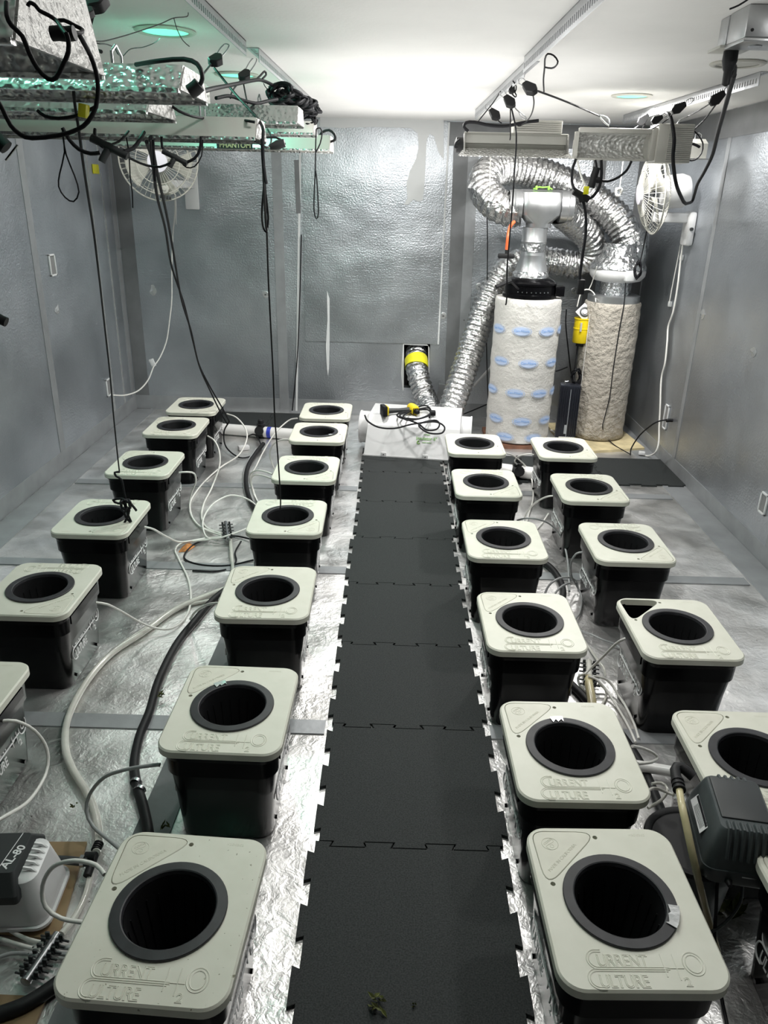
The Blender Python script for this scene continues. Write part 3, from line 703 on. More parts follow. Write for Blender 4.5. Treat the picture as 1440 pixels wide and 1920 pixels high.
# manifolds
def manifold(a, b, r, lab, m, nb, bm_='dark_grey_plastic'):
    a, b = Vector(a), Vector(b); t = thing('air_manifold', (a.x, a.y, min(a.z, b.z)-r), lab, 'manifold'); d = (b-a).normalized(); s = d.cross(Vector((0,0,1))).normalized()
    mb = MB(); mb.tube([a, a+(b-a)*.5, b], r, 14); mb.tube([a-d*.006, a+d*.004], r*1.15, 14); mb.part('manifold_pipe', m, t, True)
    for k in range(nb):
        for sg in (-1, 1):
            p = a+(b-a)*((k+.7)/(nb+.4)); mb = MB(); mb.tube([p+s*sg*r*.6, p+s*sg*(r+.012)], .007, 8); mb.tube([p+s*sg*(r+.012), p+s*sg*(r+.030)], .0035, 6)
            mb.box(-.006,.006,-.003,.003,0,.016, T(p+s*sg*(r+.008)+Vector((0,0,.004))), .001); mb.part('barb_valve', bm_, t, True)
    return t
manifold(pz(50, 1838, .035), pz(108, 1752, .035), .013, 'chrome manifold with a double row of barbed valves at the lower left', 'steel', 7)
manifold(pz(428, 1012, .035), pz(423, 980, .035), .013, 'dark manifold bristling with white tubes between the left rows', 'steel', 5)
mf = manifold(pz(1106, 1290, .035), pz(1104, 1240, .035), .014, 'black-barbed manifold between the two right bucket rows', 'clear_hose', 6)
cordo('yellowed_hose', fl([(1112,1335,.03),(1109,1310,.04),(1104,1282,.045),(1103,1272,.04)]), .019, 'yellow_hose', 'short yellowed thick tube leading into the right manifold', 'hose', n=14)

# pipes with valves
def pipe(a, b, r, lab, valve_at, blue=True):
    a, b = Vector(a), Vector(b); t = thing('pvc_pipe', (a.x, a.y, a.z-r), lab, 'pipe')
    mb = MB(); mb.tube([a, (a+b)/2, b], r, 20); mb.part('pipe_body', 'pvc', t, True)
    if valve_at is not None:
        v = a+(b-a)*valve_at; d = (b-a).normalized()
        mb = MB(); mb.tube([v-d*.03, v+d*.03], r*1.18, 18); mb.lathe([(r*.7, r*.6),(r*.8, r*1.5),(r*.55,r*1.6),(r*.55,r*2.2),(r*.35,r*2.4)], 14, T(v)); mb.lathe([(r*.6,0),(r*.6,r*2.0),(r*.8,r*2.0),(r*.8,r*2.5)], 14, T(v) @ R(70, 'X'))
        mb.part('valve', 'black_rubber', t, True)
        if blue:
            w = v+d*.06; mb = MB(); mb.tube([w, w+d*.035], r*1.02, 20); mb.part('primer_ring', 'blue_paint', t, True, label='blue primer mark on the pipe')
pipe(pz(405, 803, .05), pz(560, 815, .05), .047, 'white plastic pipe on the floor between the far left buckets, black valve on it', .55)
pipe(pz(935, 880, .06), pz(1040, 893, .06), .048, 'white plastic pipe between the far right buckets with a black valve', .33, False)
pipe(pz(1150, 1428, .05), pz(1268, 1448, .05), .020, 'thin white pipe beside the black elbow by the grey pump', None)

# ------------------------------------------------------------------ left air pump on its board
mb = MB(); q = [pz(-60,1578,.012), pz(163,1578,.012), pz(108,1762,.012), pz(-60,1740,.012)]
mb.plate([(p.x, p.y) for p in q][::-1], [], .002, .012); mb.solo('wood_board', 'wood_board', 'brown hardboard sheet under the white air pump', 'board')
mb = MB(); q = [pz(-60,1862,.012), pz(88,1868,.012), pz(60,1935,.012), pz(-60,1935,.012)]
mb.plate([(p.x, p.y) for p in q][::-1], [], .002, .012); mb.solo('wood_board', 'wood_board', 'brown hardboard scrap at the lower left corner below the black hose', 'board')
bx = pz(-20, 1690, .03)
pumpL = thing('air_pump', (-1.075, 1.64, .0125), 'white linear air pump with black cap reading AL-80 on a brown board', 'pump', rz=math.radians(4))
mb = MB(); mb.loft([rrect(.25,.20,.04,.012), rrect(.26,.21,.04,.03), rrect(.25,.20,.045,.08), rrect(.215,.165,.04,.165), rrect(.18,.14,.03,.175)]); mb.part('housing', 'white_paint', pumpL)
mb = MB(); mb.loft([rrect(.274,.224,.04,.016), rrect(.274,.224,.04,.026)]); mb.part('base_flange', 'white_paint', pumpL)
mb = MB(); mb.loft([rrect(.205,.232,.012,.125), rrect(.205,.228,.012,.150), rrect(.17,.150,.012,.195), rrect(.165,.145,.01,.198)], M=T((-.03,0,0)) )
cap = mb.part('top_cap', 'dark_grey_plastic', pumpL)
mb = MB(); mb.text('AL-80', .034, T((.030, -.060, .1985)) @ R(72, 'Z'), ext=.0004, align='LEFT'); mb.tube([(.005,-.07,.1985),(.028,.07,.1985)], .0012, 4); mb.part('model_print', 'print_white', cap)
for k in range(5):
    mb = MB(); y0 = -.045+.022*k
    mb.tube([(.068,y0,.186),(.088,y0+.001,.180),(.100,y0+.002,.165),(.106,y0+.003,.140)], .005, 6); mb.part('cooling_fin', 'white_paint', pumpL)
for sx in (-1, 1):
    for sy in (-1, 1):
        mb = MB(); mb.lathe([(.012,0),(.014,.014)], 12, T((sx*.10, sy*.075, 0))); mb.part('foot', 'black_rubber', pumpL)
o = pz(88, 1612, .06)
t = thing('outlet_hose', pz(90,1620,0), 'short grey hose with steel clamps from the white pump to a black tee', 'hose')
A, B_ = pz(82, 1612, .06), pz(162, 1617, .06)
mb = MB(); mb.tube(smooth([A, (A+B_)/2+Vector((0,0,.004)), B_]), .013, 12); mb.part('hose', 'dark_grey_plastic', t, True)
for p in (A+(B_-A)*.08, B_-(B_-A)*.08):
    mb = MB(); mb.tube([p-Vector((.006,0,0)), p+Vector((.006,0,0))], .016, 14); mb.box(-.006,.006,-.006,.006,.014,.024, T(p)); mb.part('hose_clamp', 'steel', t, True)
t = thing('tee_fitting', pz(172,1612,.0), 'black plastic barbed tee joining the clear hose and the pump hose', 'fitting')
c_ = pz(172, 1606, .06)
mb = MB(); mb.tube([c_+Vector((-.02,0,0)), c_+Vector((.012,0,0))], .014, 12); mb.tube([c_+Vector((.004,-.055,-.02)), c_+Vector((.004,.05,.0))], .013, 12)
for k in range(4): mb.tube([c_+Vector((.004,.024+.008*k,0)), c_+Vector((.004,.028+.008*k,0))], .0155, 12)
mb.part('tee_body', 'black_rubber', t, True)

# ------------------------------------------------------------------ grey pump on the pail at the right
pc = Vector((.905, 1.70, .0012))
pail = thing('pail', pc, 'dark round pail under the grey air pump with its handle hanging down', 'pail')
mb = MB(); mb.lathe([(.100,0),(.104,.004),(.124,.225),(.130,.225),(.132,.245),(.132,.262),(.126,.266),(.11,.262)], 48); mb.part('pail_body', 'grey_plastic', pail, ang=50)
mb = MB(); mb.lathe([(.100,.262),(.122,.262),(.134,.258),(.136,.266),(.132,.272),(.115,.270),(.112,.266)], 48); mb.part('pail_lid', 'black_rubber', pail, ang=50)
mb = MB(); mb.tube(smooth([(-.133,-.02,.245),(-.11,-.115,.16),(0,-.165,.10),(.11,-.115,.16),(.133,-.02,.245)]), .0045, 8); mb.part('handle', 'grey_plastic', pail, ang=50)
pumpR_dummy = 0; PM = T((pc.x+.075, pc.y-.03, .276)) @ R(-9, 'Z')
pumpR = thing('air_pump', (pc.x+.090, pc.y-.03, .275), 'grey ribbed air pump sitting on a dark pail by the right buckets', 'pump', rz=math.radians(-9))
pumpR.scale = (.95, .86, .88)
mb = MB(); mb.loft([rrect(.20,.30,.035,.0), rrect(.215,.315,.035,.012), rrect(.222,.322,.035,.05), rrect(.222,.322,.035,.06)]); mb.part('base', 'grey_plastic', pumpR)
mb = MB(); mb.loft([rrect(.214,.314,.032,.06), rrect(.206,.300,.03,.10), rrect(.158,.252,.022,.180), rrect(.146,.240,.02,.188)]); mb.part('housing', 'grey_plastic', pumpR)
mb = MB()
mb.loft([[(x, -.085, .186-.10*abs(x/.09)**2.2*.25) for x in (-.064,-.03,0,.03,.064,.064,0,-.064)], [(x, .105, .186-.10*abs(x/.09)**2.2*.25) for x in (-.064,-.03,0,.03,.064,.064,0,-.064)]]) if False else mb.box(-.066,.070,-.075,.112,.180,.194, bev=.006)
mb.part('top_cover', 'dark_grey_plastic', pumpR, label='darker flat cover on top')
for k in range(7):
    mb = MB(); x = -.052+.0185*k
    mb.loft([[(x-.004,-.082,.190),(x+.004,-.082,.190),(x+.004,-.138,.150),(x-.004,-.138,.150)], [(x-.004,-.100,.206) if False else (x-.004,-.080,.196),(x+.004,-.080,.196),(x+.004,-.152,.098),(x-.004,-.152,.098)]]) if False else mb.tube([(x,-.090,.190),(x,-.121,.190),(x,-.136,.160),(x,-.153,.100)], .0062, 6)
    mb.part('front_rib', 'grey_plastic', pumpR)
for k in range(5):
    mb = MB(); x = -.035+.0185*k; mb.tube([(x,.105,.190),(x,.124,.188),(x,.142,.14)], .0056, 6); mb.part('rear_rib', 'grey_plastic', pumpR)
mb = MB(); Mx = T((-.094,0,.130)) @ R(-90, 'Z') @ R(58, 'X')
mb.box(-.085,.065,-.030,.028,0,.0012, Mx); lb = mb.part('rating_label', 'paper_white', pumpR, label='white rating sticker on the left side')
mb = MB(); mb.box(-.080,.060,-.004,.004,.0013,.0018, Mx); mb.text('Air Pump', .018, Mx @ T((-.015,.008,.0015)), ext=.0003)
for k in range(5): mb.box(-.05,.05,-.024+.004*k,-.0225+.004*k,.0013,.0016, Mx)
mb.part('label_print', 'cord_black', lb)
mb = MB(); mb.box(-.005,.035,-.1625,-.1605,.045,.050); mb.part('nameplate', 'steel', pumpR)
mb = MB(); mb.lathe([(.006,0),(.006,.004)], 12, T((-.072,-.150,.070)) @ R(90, 'X')); mb.part('screw', 'steel', pumpR)
mb = MB(); mb.lathe([(.011,0),(.008,.012),(.006,.02)], 12, T((-.036,-.160,.022)) @ R(90,'X')); mb.part('cord_grommet', 'black_rubber', pumpR)
cordo('power_cable', fl([(1346,1628,.29),(1345,1650,.26),(1343,1700,.18),(1340,1760,.08),(1345,1830,.01),(1365,1930,.01)]), .005, 'cord_black', 'black cord hanging straight down from the grey air pump', 'cord')
# elbow and riser tube
t = thing('elbow_fitting', pz(1270,1450,.0), 'black plastic elbow with a ribbed collar left of the grey pump', 'fitting')
e = pz(1266, 1445, .43); e2 = pz(1274, 1482, .425)
mb = MB(); mb.tube(smooth([e2, e, e+Vector((.02,.012,.004)), pz(1300,1457,.42)]), .0155, 12)
for k in range(3): c0 = e+(e2-e)*(.5+.2*k); mb.tube([c0, c0+(e2-e)*.09], .0185, 14)
mb.part('elbow_body', 'black_rubber', t, True)
cordo('riser_tube', fl([(1274,1482,.425),(1278,1508,.425),(1284,1535,.41),(1298,1600,.345),(1312,1660,.24),(1327,1720,.11),(1345,1785,.015)]), .0105, 'yellow_hose', 'pale yellowed rigid tube leaning from the black elbow to the floor', 'tube', n=12)
# paper tag, leaves
mb = MB(); M = T(pz(1322, 1722, .02)) @ R(-12, 'Z') @ R(12, 'X')
t = thing('paper_tag', pz(1322,1722,.0), 'white paper tag with a blue letter and a ring, beside the pump cord', 'tag')
mb.box(-.035,.030,-.05,.04,.0,.0015, M); pt = mb.part('paper', 'paper_white', t, True)
mb = MB(); mb.text('M', .03, M @ T((-.012,.030,.002)) @ R(180,'Z'), ext=.0004); mb.tube([(.014*math.cos(a*PI/10), -.02+.014*math.sin(a*PI/10), .002) for a in range(21)], .0016, 4, M=M); mb.part('blue_letter', 'blue_paint', t, True)
mb = MB(); mb.tube([(.006*math.cos(a*PI/10), -.02+.006*math.sin(a*PI/10), .002) for a in range(21)], .0014, 4, M=M); mb.tube([(.020,-.045,.002),(.020,.036,.002)], .0012, 4, M=M); mb.part('red_mark', 'red_paint', t, True)
def leafy(q, s, lab, n, name='leaf_scrap'):
    mb = MB(); rnd = random.Random(int(q[0]))
    for k in range(n):
        M = T(pz(*q, .012 if q[0] < 900 else .0)+Vector((rnd.uniform(-s,s), rnd.uniform(-s,s), .003+rnd.uniform(0,s*.5)))) @ R(rnd.uniform(0,360),'Z') @ R(rnd.uniform(-50,50),'X')
        w = s*.28; L = s*.9
        mb.add([(0,-L,0),(w,-L*.2,.003),(w*.6,L*.5,0),(0,L,.004),(-w*.6,L*.5,0),(-w,-L*.2,.003),(0,0,-.002),(0,0,-.0035)], [(0,1,6),(1,2,6),(2,3,6),(3,4,6),(4,5,6),(5,0,6),(1,0,7),(2,1,7),(3,2,7),(4,3,7),(5,4,7),(0,5,7)], M)
    zmin = min(v[2] for v in mb.v); base = .0145 if q[0] < 900 else .001
    if zmin < base: mb.v = [(v[0], v[1], v[2]+base-zmin) for v in mb.v]
    mb.solo(name, 'leaf', lab, 'leaf')
leafy((708, 1888), .020, 'small crumpled green leaf cluster on the nearest rubber mat', 9)
leafy((777, 1890), .006, 'tiny leaf crumb right of the leaf cluster on the mat', 3)
leafy((1358, 1712), .04, 'dried olive leaves below the grey air pump', 12)
leafy((300, 1310), .018, 'dark leaf debris beside the thick black hose on the left', 7)
leafy((312, 1552), .014, 'dark leaf debris behind the nearest left bucket', 6)
leafy((138, 1513), .010, 'dark leaf crumb on the foil above the wood board', 5)
leafy((1255, 1348), .03, 'leaf scraps on the floor left of the bucket behind the grey pump', 6)

# ------------------------------------------------------------------ white hood on the floor at the aisle's end, with drill and cord
ha, hb = pz(682, 854, .014), pz(838, 864, .014)
hw = (hb-ha).length; yaw = math.atan2(hb.y-ha.y, hb.x-ha.x)
HM = T(((ha.x+hb.x)/2, (ha.y+hb.y)/2, .0155)) @ Matrix.Rotation(yaw, 4, 'Z')
hood = thing('reflector_hood', HM.translation, 'white air-cooled reflector hood lying on the mat at the far end of the aisle', 'light hood')
X0, X1 = -hw/2, hw/2+.10
HH = .30
prof = [(0,0),(0,.012),(.10,HH-.07),(.16,HH-.005),(.165,HH),(.52,HH),(.60,HH-.05),(.64,.012),(.64,0)]
mb = MB(); mb.loft([[(X0+.015*(1 if z > .05 else 0), y, z) for y, z in prof], [(X1-.015*(1 if z > .05 else 0), y, z) for y, z in prof]], M=HM)
mb.part('hood_shell', 'white_paint', hood, True, ang=12)
mb = MB(); mb.box(X0-.006, X1+.006, -.008, .648, 0, .010, HM); mb.part('base_rim', 'white_paint', hood, True)
for sx, nm in ((X0, 'left'), (X1, 'right')):
    mb = MB(); s_ = -1 if nm == 'left' else 1
    mb.lathe([(.132,0),(.132,.075),(.137,.075),(.137,.088),(.128,.088),(.126,.02)], 40, HM @ T((sx-s_*.012, .31, .15)) @ R(90*s_, 'Y'), False, True)
    mb.part('duct_flange', 'white_paint', hood, True, ang=50)
for xx in (X0+hw*.24, X0+hw*.74):
    mb = MB(); mb.box(xx-.022, xx+.022, -.012, .004, -.004, .038, HM, .003); lt_ = mb.part('latch', 'white_paint', hood, True)
    mb = MB(); mb.box(xx-.024, xx+.024, -.020, -.008, -.006, .006, HM, .002); mb.lathe([(.005,0),(.005,.004)], 8, HM @ T((xx, -.012, .022)) @ R(90,'X')); mb.part('latch_catch', 'steel', lt_, True)
FA = math.degrees(math.atan2(HH-.082, .10))
FM = HM @ T((X0+hw*.63, .055, .13)) @ R(FA, 'X') @ T((0, 0, .003))
mb = MB(); mb.text('Insulator 6"', .036, FM @ T((-.01,.012,0)), ext=.0006); mb.text('sunlight', .016, FM @ T((.05,.052,0)), ext=.0006); mb.text('water cooled', .014, FM @ T((.04,-.012,0)), ext=.0006)
mb.part('printed_text', 'green_print', hood, True, label='small green printed lettering on the front')
mb = MB(); mb.tube([(.011*math.cos(a*PI/8), .011*math.sin(a*PI/8)-.010, 0) for a in range(3,16)], .004, 5, M=FM @ T((.012,0,0))); mb.part('printed_mark', 'green_clip', hood, True)
zt = .0155+HH
def ht(px, py, dz=0): return pz(px, py, zt+dz)
# cordless drill lying on the hood
dr = thing('cordless_drill', ht(738, 772), 'yellow and black cordless drill lying on the white hood', 'drill')
a, b = ht(722, 771, .035), ht(773, 768, .035); ax = (b-a).normalized()
mb = MB(); mb.tube(smooth([a+ax*.02, (a+b)/2, b-ax*.02]), .020, 10, rf=lambda k, n: .017+.006*abs(k/n-.5)*2); mb.part('grip', 'dark_grey_plastic', dr, True, ang=50)
Mq = T(a) @ Matrix.Rotation(math.atan2(ax.y, ax.x), 4, 'Z')
mb = MB(); mb.box(-.030, .008, -.05, .05, -.034, .05, Mq, .008); mb.part('battery', 'black_rubber', dr, True)
mb = MB(); mb.box(.004, .022, -.04, .04, -.030, .045, Mq, .008); mb.part('battery_collar', 'yellow_plastic', dr, True)
Mq = T(b) @ Matrix.Rotation(math.atan2(ax.y, ax.x), 4, 'Z')
mb = MB(); mb.lathe([(.012,-.075),(.034,-.068),(.040,-.03),(.040,.03),(.034,.06),(.022,.066)], 20, Mq @ T((.01,0,.004)) @ R(90,'X')); mb.part('motor_housing', 'yellow_plastic', dr, True, ang=40)
mb = MB(); mb.lathe([(.020,.066),(.020,.10),(.012,.11)], 16, Mq @ T((.01,0,.004)) @ R(90,'X'))
for k in range(5): mb.box(-.028+.012*k, -.022+.012*k, -.0735, -.066, -.02, .028, Mq @ T((.012,0,0)))
mb.part('vent_and_chuck', 'black_rubber', dr, True)
# cord coil on the hood
cc = [ht(684, 779, .03), ht(690, 790, .012), ht(710, 801, -.02), ht(740, 803, -.02), ht(775, 795, .008), ht(815, 791, .008), ht(833, 800, .008), ht(828, 812, -.01), ht(805, 812, -.01), ht(788, 802, .008), ht(788, 794, .008), ht(815, 788, .015), ht(824, 795, .01), ht(818, 805, 0), ht(800, 806, 0), ht(785, 795, .012), ht(770, 789, .02), ht(748, 782, .015), ht(746, 776, .02), ht(765, 771, .03), ht(800, 768, .03), ht(806, 776, .03), ht(785, 785, .02), ht(755, 783, .01), ht(752, 776, .03), ht(780, 768, .035), ht(803, 765, .035), ht(808, 775, .03), ht(795, 783, .03), ht(765, 788, .02), ht(757, 779, .035), ht(785, 763, .04), ht(800, 761, .04), ht(808, 770, .035), ht(805, 783, .02)]
cordo('coiled_cable', cc, .0068, 'cord_black', 'coiled black power cord heaped on the white hood', 'cord', step=.01)
mb = MB(); mb.box(-.02,.02,-.03,.03,-.015,.02, T(ht(812, 775, .03)), .006); mb.solo('cord_socket', 'black_rubber', 'black cord socket end resting on the coil on the white hood', 'socket')

# ------------------------------------------------------------------ ducts
def duct(name, pts, r, lab, m='duct_foil', pitch=.045, amp=.006, n=28, step=.0085, jit=.004, seed=3):
    mb = MB(); s_ = smooth(pts, step, 1200); rnd = random.Random(seed)
    ln = [0]
    for i in range(1, len(s_)): ln.append(ln[-1]+(s_[i]-s_[i-1]).length)
    tabj = [[rnd.uniform(-jit, jit) for _ in range(n)] for _ in range(len(s_))]
    def rf(k, N): return lambda i: r + amp*math.cos(2*PI*ln[k]/pitch) + tabj[k][i]
    mb.tube(s_, r, n, rf=rf, cap=False)
    return mb.solo(name, m, lab, 'duct', 'flexible foil ducts', ang=80)
HF = HM @ Vector((X1+.05, .31, .15))
duct('flexible_duct', [Vector((( hx0+hx1)/2, YB+.15, py_(780,660,YB).z)), Vector(((hx0+hx1)/2+.0, YB+.02, py_(780,675,YB).z)), py_(783, 700, YB-.13), py_(790, 725, YB-.20), py_(800, 752, YB-.30), py_(812, 778, 6.62), py_(826, 800, 6.42)], .098, 'short silver flexible duct from the square wall opening down to the white hood', seed=5)
mb = MB(); cpt = py_(781, 682, YB-.04); mb.tube([cpt+Vector((-.005,.03,.03)), cpt+Vector((0,-.005,.005)), cpt+Vector((0,-.04,-.03))], .108, 28, cap=False); mb.solo('yellow_tape_band', 'yellow_tape', 'yellow tape band round the duct where it enters the wall opening', 'tape')
F1 = Vector((1.10, 6.50, 0)); F2 = Vector((1.835, 6.66, 0))
zf1 = py_(1001, 565, F1.y-.275).z; zf2 = py_(1158, 572, F2.y-.24).z
YX = py_(1012, 392, F1.y)   # junction box over the first filter
duct('flexible_duct', [py_(832, 800, 6.40), py_(843, 775, 6.50), py_(862, 720, 6.62), py_(880, 665, 6.74), py_(898, 610, 6.84), py_(916, 560, 6.92), py_(945, 512, 6.98), py_(985, 488, 7.02), py_(1035, 490, 7.0), py_(1085, 496, 6.95), py_(1110, 478, 6.9), py_(1108, 450, 6.85), py_(1085, 425, 6.78), py_(1062, 405, 6.65), py_(1050, 392, 6.52)], .112, 'long silver flexible duct rising from the white hood and looping behind the metal neck', seed=8)
duct('flexible_duct', [py_(975, 392, 6.50), py_(955, 393, 6.52), py_(930, 382, 6.56), py_(912, 362, 6.64), py_(908, 338, 6.74), py_(922, 320, 6.84), py_(950, 316, 6.92), py_(990, 321, 6.96), py_(1040, 336, 6.96), py_(1090, 360, 6.92), py_(1132, 388, 6.85), py_(1163, 420, 6.78), py_(1182, 462, 6.72)], .125, 'silver flexible duct looping high over the filters to the wrapped duct', seed=11)
mb = MB(); duct('wrapped_duct', [py_(1181, 440, 6.73), py_(1186, 470, 6.70), py_(1178, 492, 6.68)], .125, 'smooth foil-wrapped duct piece standing on the white inline fan', 'wrap_foil', amp=.002, jit=.010, pitch=.09, seed=21)

# ------------------------------------------------------------------ filters
def filter_body(name, c, r, z0, z1, m, lab, seed):
    t = thing(name, (c.x, c.y, z0), lab, 'filter')
    mb = MB(); prof = [(r*.92, 0)]; rnd = random.Random(seed); H = z1-z0
    for k in range(31): prof.append((r+rnd.uniform(-.0015,.0015), .015+(H-.03)*k/30))
    prof += [(r*.97, H), (r*.6, H)]
    mb.lathe(prof, 56, wob=.0022, seed=seed); mb.part('fleece_sleeve', m, t, ang=60); return t
f1 = filter_body('carbon_filter', F1, .270, .035, zf1, 'fleece', 'tall white carbon filter sleeve printed with blue ovals', 4)
def on_cyl(M0, r, a0, z0):
    def g(v):
        a = a0 + v.x/r; rr = r+.009+v.z
        return Vector((rr*math.sin(a), -rr*math.cos(a), z0+v.y))
    return g
H1 = zf1-.035
rows = [(.80, (-62, -16, 29, 70)), (.585, (-50, 0, 48)), (.375, (-68, -18, 26, 66)), (.175, (-52, -2, 46)), (.02+.035, (-30, 22))]
for fz, angs in rows:
    for ad in angs:
        r0 = .272; g = on_cyl(None, r0, math.radians(ad), H1*fz)
        mb = MB(); n = 28
        ring_o = [(.080*math.cos(2*PI*i/n), .038*math.sin(2*PI*i/n)) for i in range(n)]
        # ring outline
        for q0, q1 in ((1.0, .93), (.84, .0)):
            vs = []; fs = []
            lv = [q0, (q0+q1)/2, q1] if q1 > 0 else [q0, .55, .3, .02]
            for q in lv: vs += [g(Vector((x*q, y*q, 0)))[:] for x, y in ring_o]
            for L_ in range(len(lv)-1):
                for i in range(n): j = (i+1) % n; fs.append((L_*n+i, L_*n+j, (L_+1)*n+j, (L_+1)*n+i))
            mb.add(vs, fs)
        ovl = mb.part('oval_print', 'logo_pale', f1, label='blue oval logo printed on the sleeve')
        mb = MB(); g2 = on_cyl(None, r0+.0012, math.radians(ad), H1*fz)
        mb.text('Can-Filters', .027, None, ext=.0002, align='CENTER', bend=lambda v: g2(Vector((v.x, v.y-.006, v.z))))
        mb.part('oval_text', 'logo_blue', ovl)
mb = MB(); mb.box(-.27,.27,-.27,.27,0,.033, T((F1.x,F1.y,.0005))); mb.solo('wood_board', 'brown_wood', 'dark brown wooden base under the white filter', 'board')
# black inline fan, reducer, neck, junction box
fz = zf1+.001
fan1 = thing('inline_fan', (F1.x, F1.y, fz), 'black round inline fan on top of the white filter', 'fan')
mb = MB(); mb.lathe([(.20,0),(.218,.003),(.218,.03),(.205,.035),(.205,.10),(.212,.104),(.212,.118),(.19,.14),(.15,.158),(.13,.16)], 56); mb.part('fan_housing', 'black_plastic', fan1, ang=30)
mb = MB(); mb.box(.19,.265,-.11,-.03,.02,.10, None, .006); mb.part('wiring_box', 'black_plastic', fan1)
mb = MB()
for k in range(8): a = math.radians(-125+10*k); mb.lathe([(.005,0),(.005,.004)], 8, T((.205*math.cos(a), .205*math.sin(a), .055)) @ R(math.degrees(a),'Z') @ R(90,'Y'))
mb.part('rivets', 'steel', fan1)
red = thing('duct_reducer', (F1.x, F1.y, fz+.157), 'tapered galvanised duct reducer taped on the black fan', 'duct')
nz = YX.z-.135
Hn = nz-(fz+.157)
mb = MB(); mb.lathe([(.142,0),(.139,.02),(.130,.04),(.098,Hn*.42),(.100,Hn*.44),(.098,Hn*.46),(.098,Hn*.70),(.101,Hn*.72),(.098,Hn*.74),(.098,Hn)], 44, cap0=False, cap1=False); mb.part('metal_cone', 'galvanised', red, ang=40)
mb = MB(); mb.lathe([(.152,-.012),(.147,.012),(.140,.035),(.128,.05)], 44, cap0=False, cap1=False, wob=.004); mb.part('foil_tape', 'wrap_foil', red, ang=60)
mb = MB(); mb.lathe([(.1005,Hn*.52),(.103,Hn*.60),(.1005,Hn*.68)], 44, cap0=False, cap1=False, wob=.002); mb.part('foil_tape', 'wrap_foil', red, ang=60)
bxn = thing('duct_tee', (YX.x, F1.y, nz+.001), 'galvanised Y-shaped duct junction above the white filter', 'duct')
mb = MB(); loops = []
for k, (hwx, hwy, z) in enumerate(((.098,.098,0),(.100,.100,.03),(.155,.12,.09),(.170,.125,.14),(.170,.125,.20),(.165,.10,.255),(.155,.03,.275))):
    n = 32; l = []
    for i in range(n):
        a = 2*PI*i/n; ca, sa = math.cos(a), math.sin(a); p_ = 1 if k < 2 else .35 if k < 6 else .5
        l.append((hwx*math.copysign(abs(ca)**p_, ca), hwy*math.copysign(abs(sa)**(1 if k < 2 else .6), sa), z))
    loops.append(l)
mb.loft(loops); mb.part('junction_body', 'galvanised', bxn, ang=28)
for sg in (-1, 1):
    mb = MB(); mb.lathe([(.118,0),(.118,.055),(.121,.058),(.116,.062),(.112,.10)], 40, T((sg*.150, 0, .155)) @ R(90*sg,'Y'), False, False); mb.part('collar', 'galvanised', bxn, ang=40)
mb = MB(); mb.tube([(-.07,-.04,.268),(-.03,-.05,.283),(.0,-.05,.280),(.04,-.05,.284),(.075,-.04,.268)], .006, 8)
for x in (-.05, .045): mb.box(x-.008,x+.008,-.06,-.04,.262,.292, None, .003)
mb.solo('bungee_hook', 'green_clip', 'x', 'clip') if False else None
bz = nz+.001
mb.v = [(v[0]+YX.x, v[1]+F1.y, v[2]+bz+.010) for v in mb.v]
mb.solo('green_clip', 'green_clip', 'green clip strap lying on top of the galvanised junction', 'clip')
# second filter
mb = MB(); q = [(1.50,6.12),(2.17,6.30),(2.10,7.10),(1.45,7.0)]
mb.plate(q, [], .0005, .022); mb.solo('plywood_sheet', 'plywood', 'pale plywood sheet under the brown filter in the far right corner', 'board')
f2 = filter_body('carbon_filter', F2, .232, .024, zf2, 'fleece_brown', 'tall carbon filter in a dirty brown fleece sleeve in the right corner', 9)
mb = MB(); H2 = zf2-.024
mb.tube([(-.236*math.sin(math.radians(62)), -.236*math.cos(math.radians(62)), H2*k/12) for k in range(1,12)], .004, 6); mb.part('seam', 'fleece', f2)
z2 = zf2+.001
mb = MB(); mb.lathe([(.212,0),(.212,.052),(.205,.056),(.13,.058)], 48); mb.solo_ = None
t = thing('filter_flange', (F2.x, F2.y, z2), 'bare metal flange on top of the brown filter', 'flange'); mb.part('flange_ring', 'galvanised', t, ang=40)
t = thing('inline_fan', (F2.x+.005, F2.y, z2+.059), 'white bulbous inline fan above the brown filter, half wrapped in foil', 'fan')
mb = MB(); mb.lathe([(.128,0),(.130,.10),(.134,.105)], 44, cap1=False, wob=.002); mb.part('lower_neck', 'wrap_foil', t, ang=60, label='foil-wrapped lower neck')
mb = MB(); mb.lathe([(.134,.100),(.190,.112),(.222,.150),(.226,.185),(.215,.225),(.19,.25)], 52, cap1=False); mb.part('fan_body', 'white_paint', t, ang=60)
mb = MB(); mb.lathe([(.230,.205),(.222,.235),(.195,.262),(.150,.31),(.134,.36),(.128,.40)], 52, cap0=False, cap1=False, wob=.005, seed=5); mb.part('foil_wrap', 'wrap_foil', t, ang=60)
mb = MB(); mb.box(-.045,.045,-.245,-.200,.125,.205, R(12,'Z'), .008); mb.part('wiring_box', 'paper_white', t)
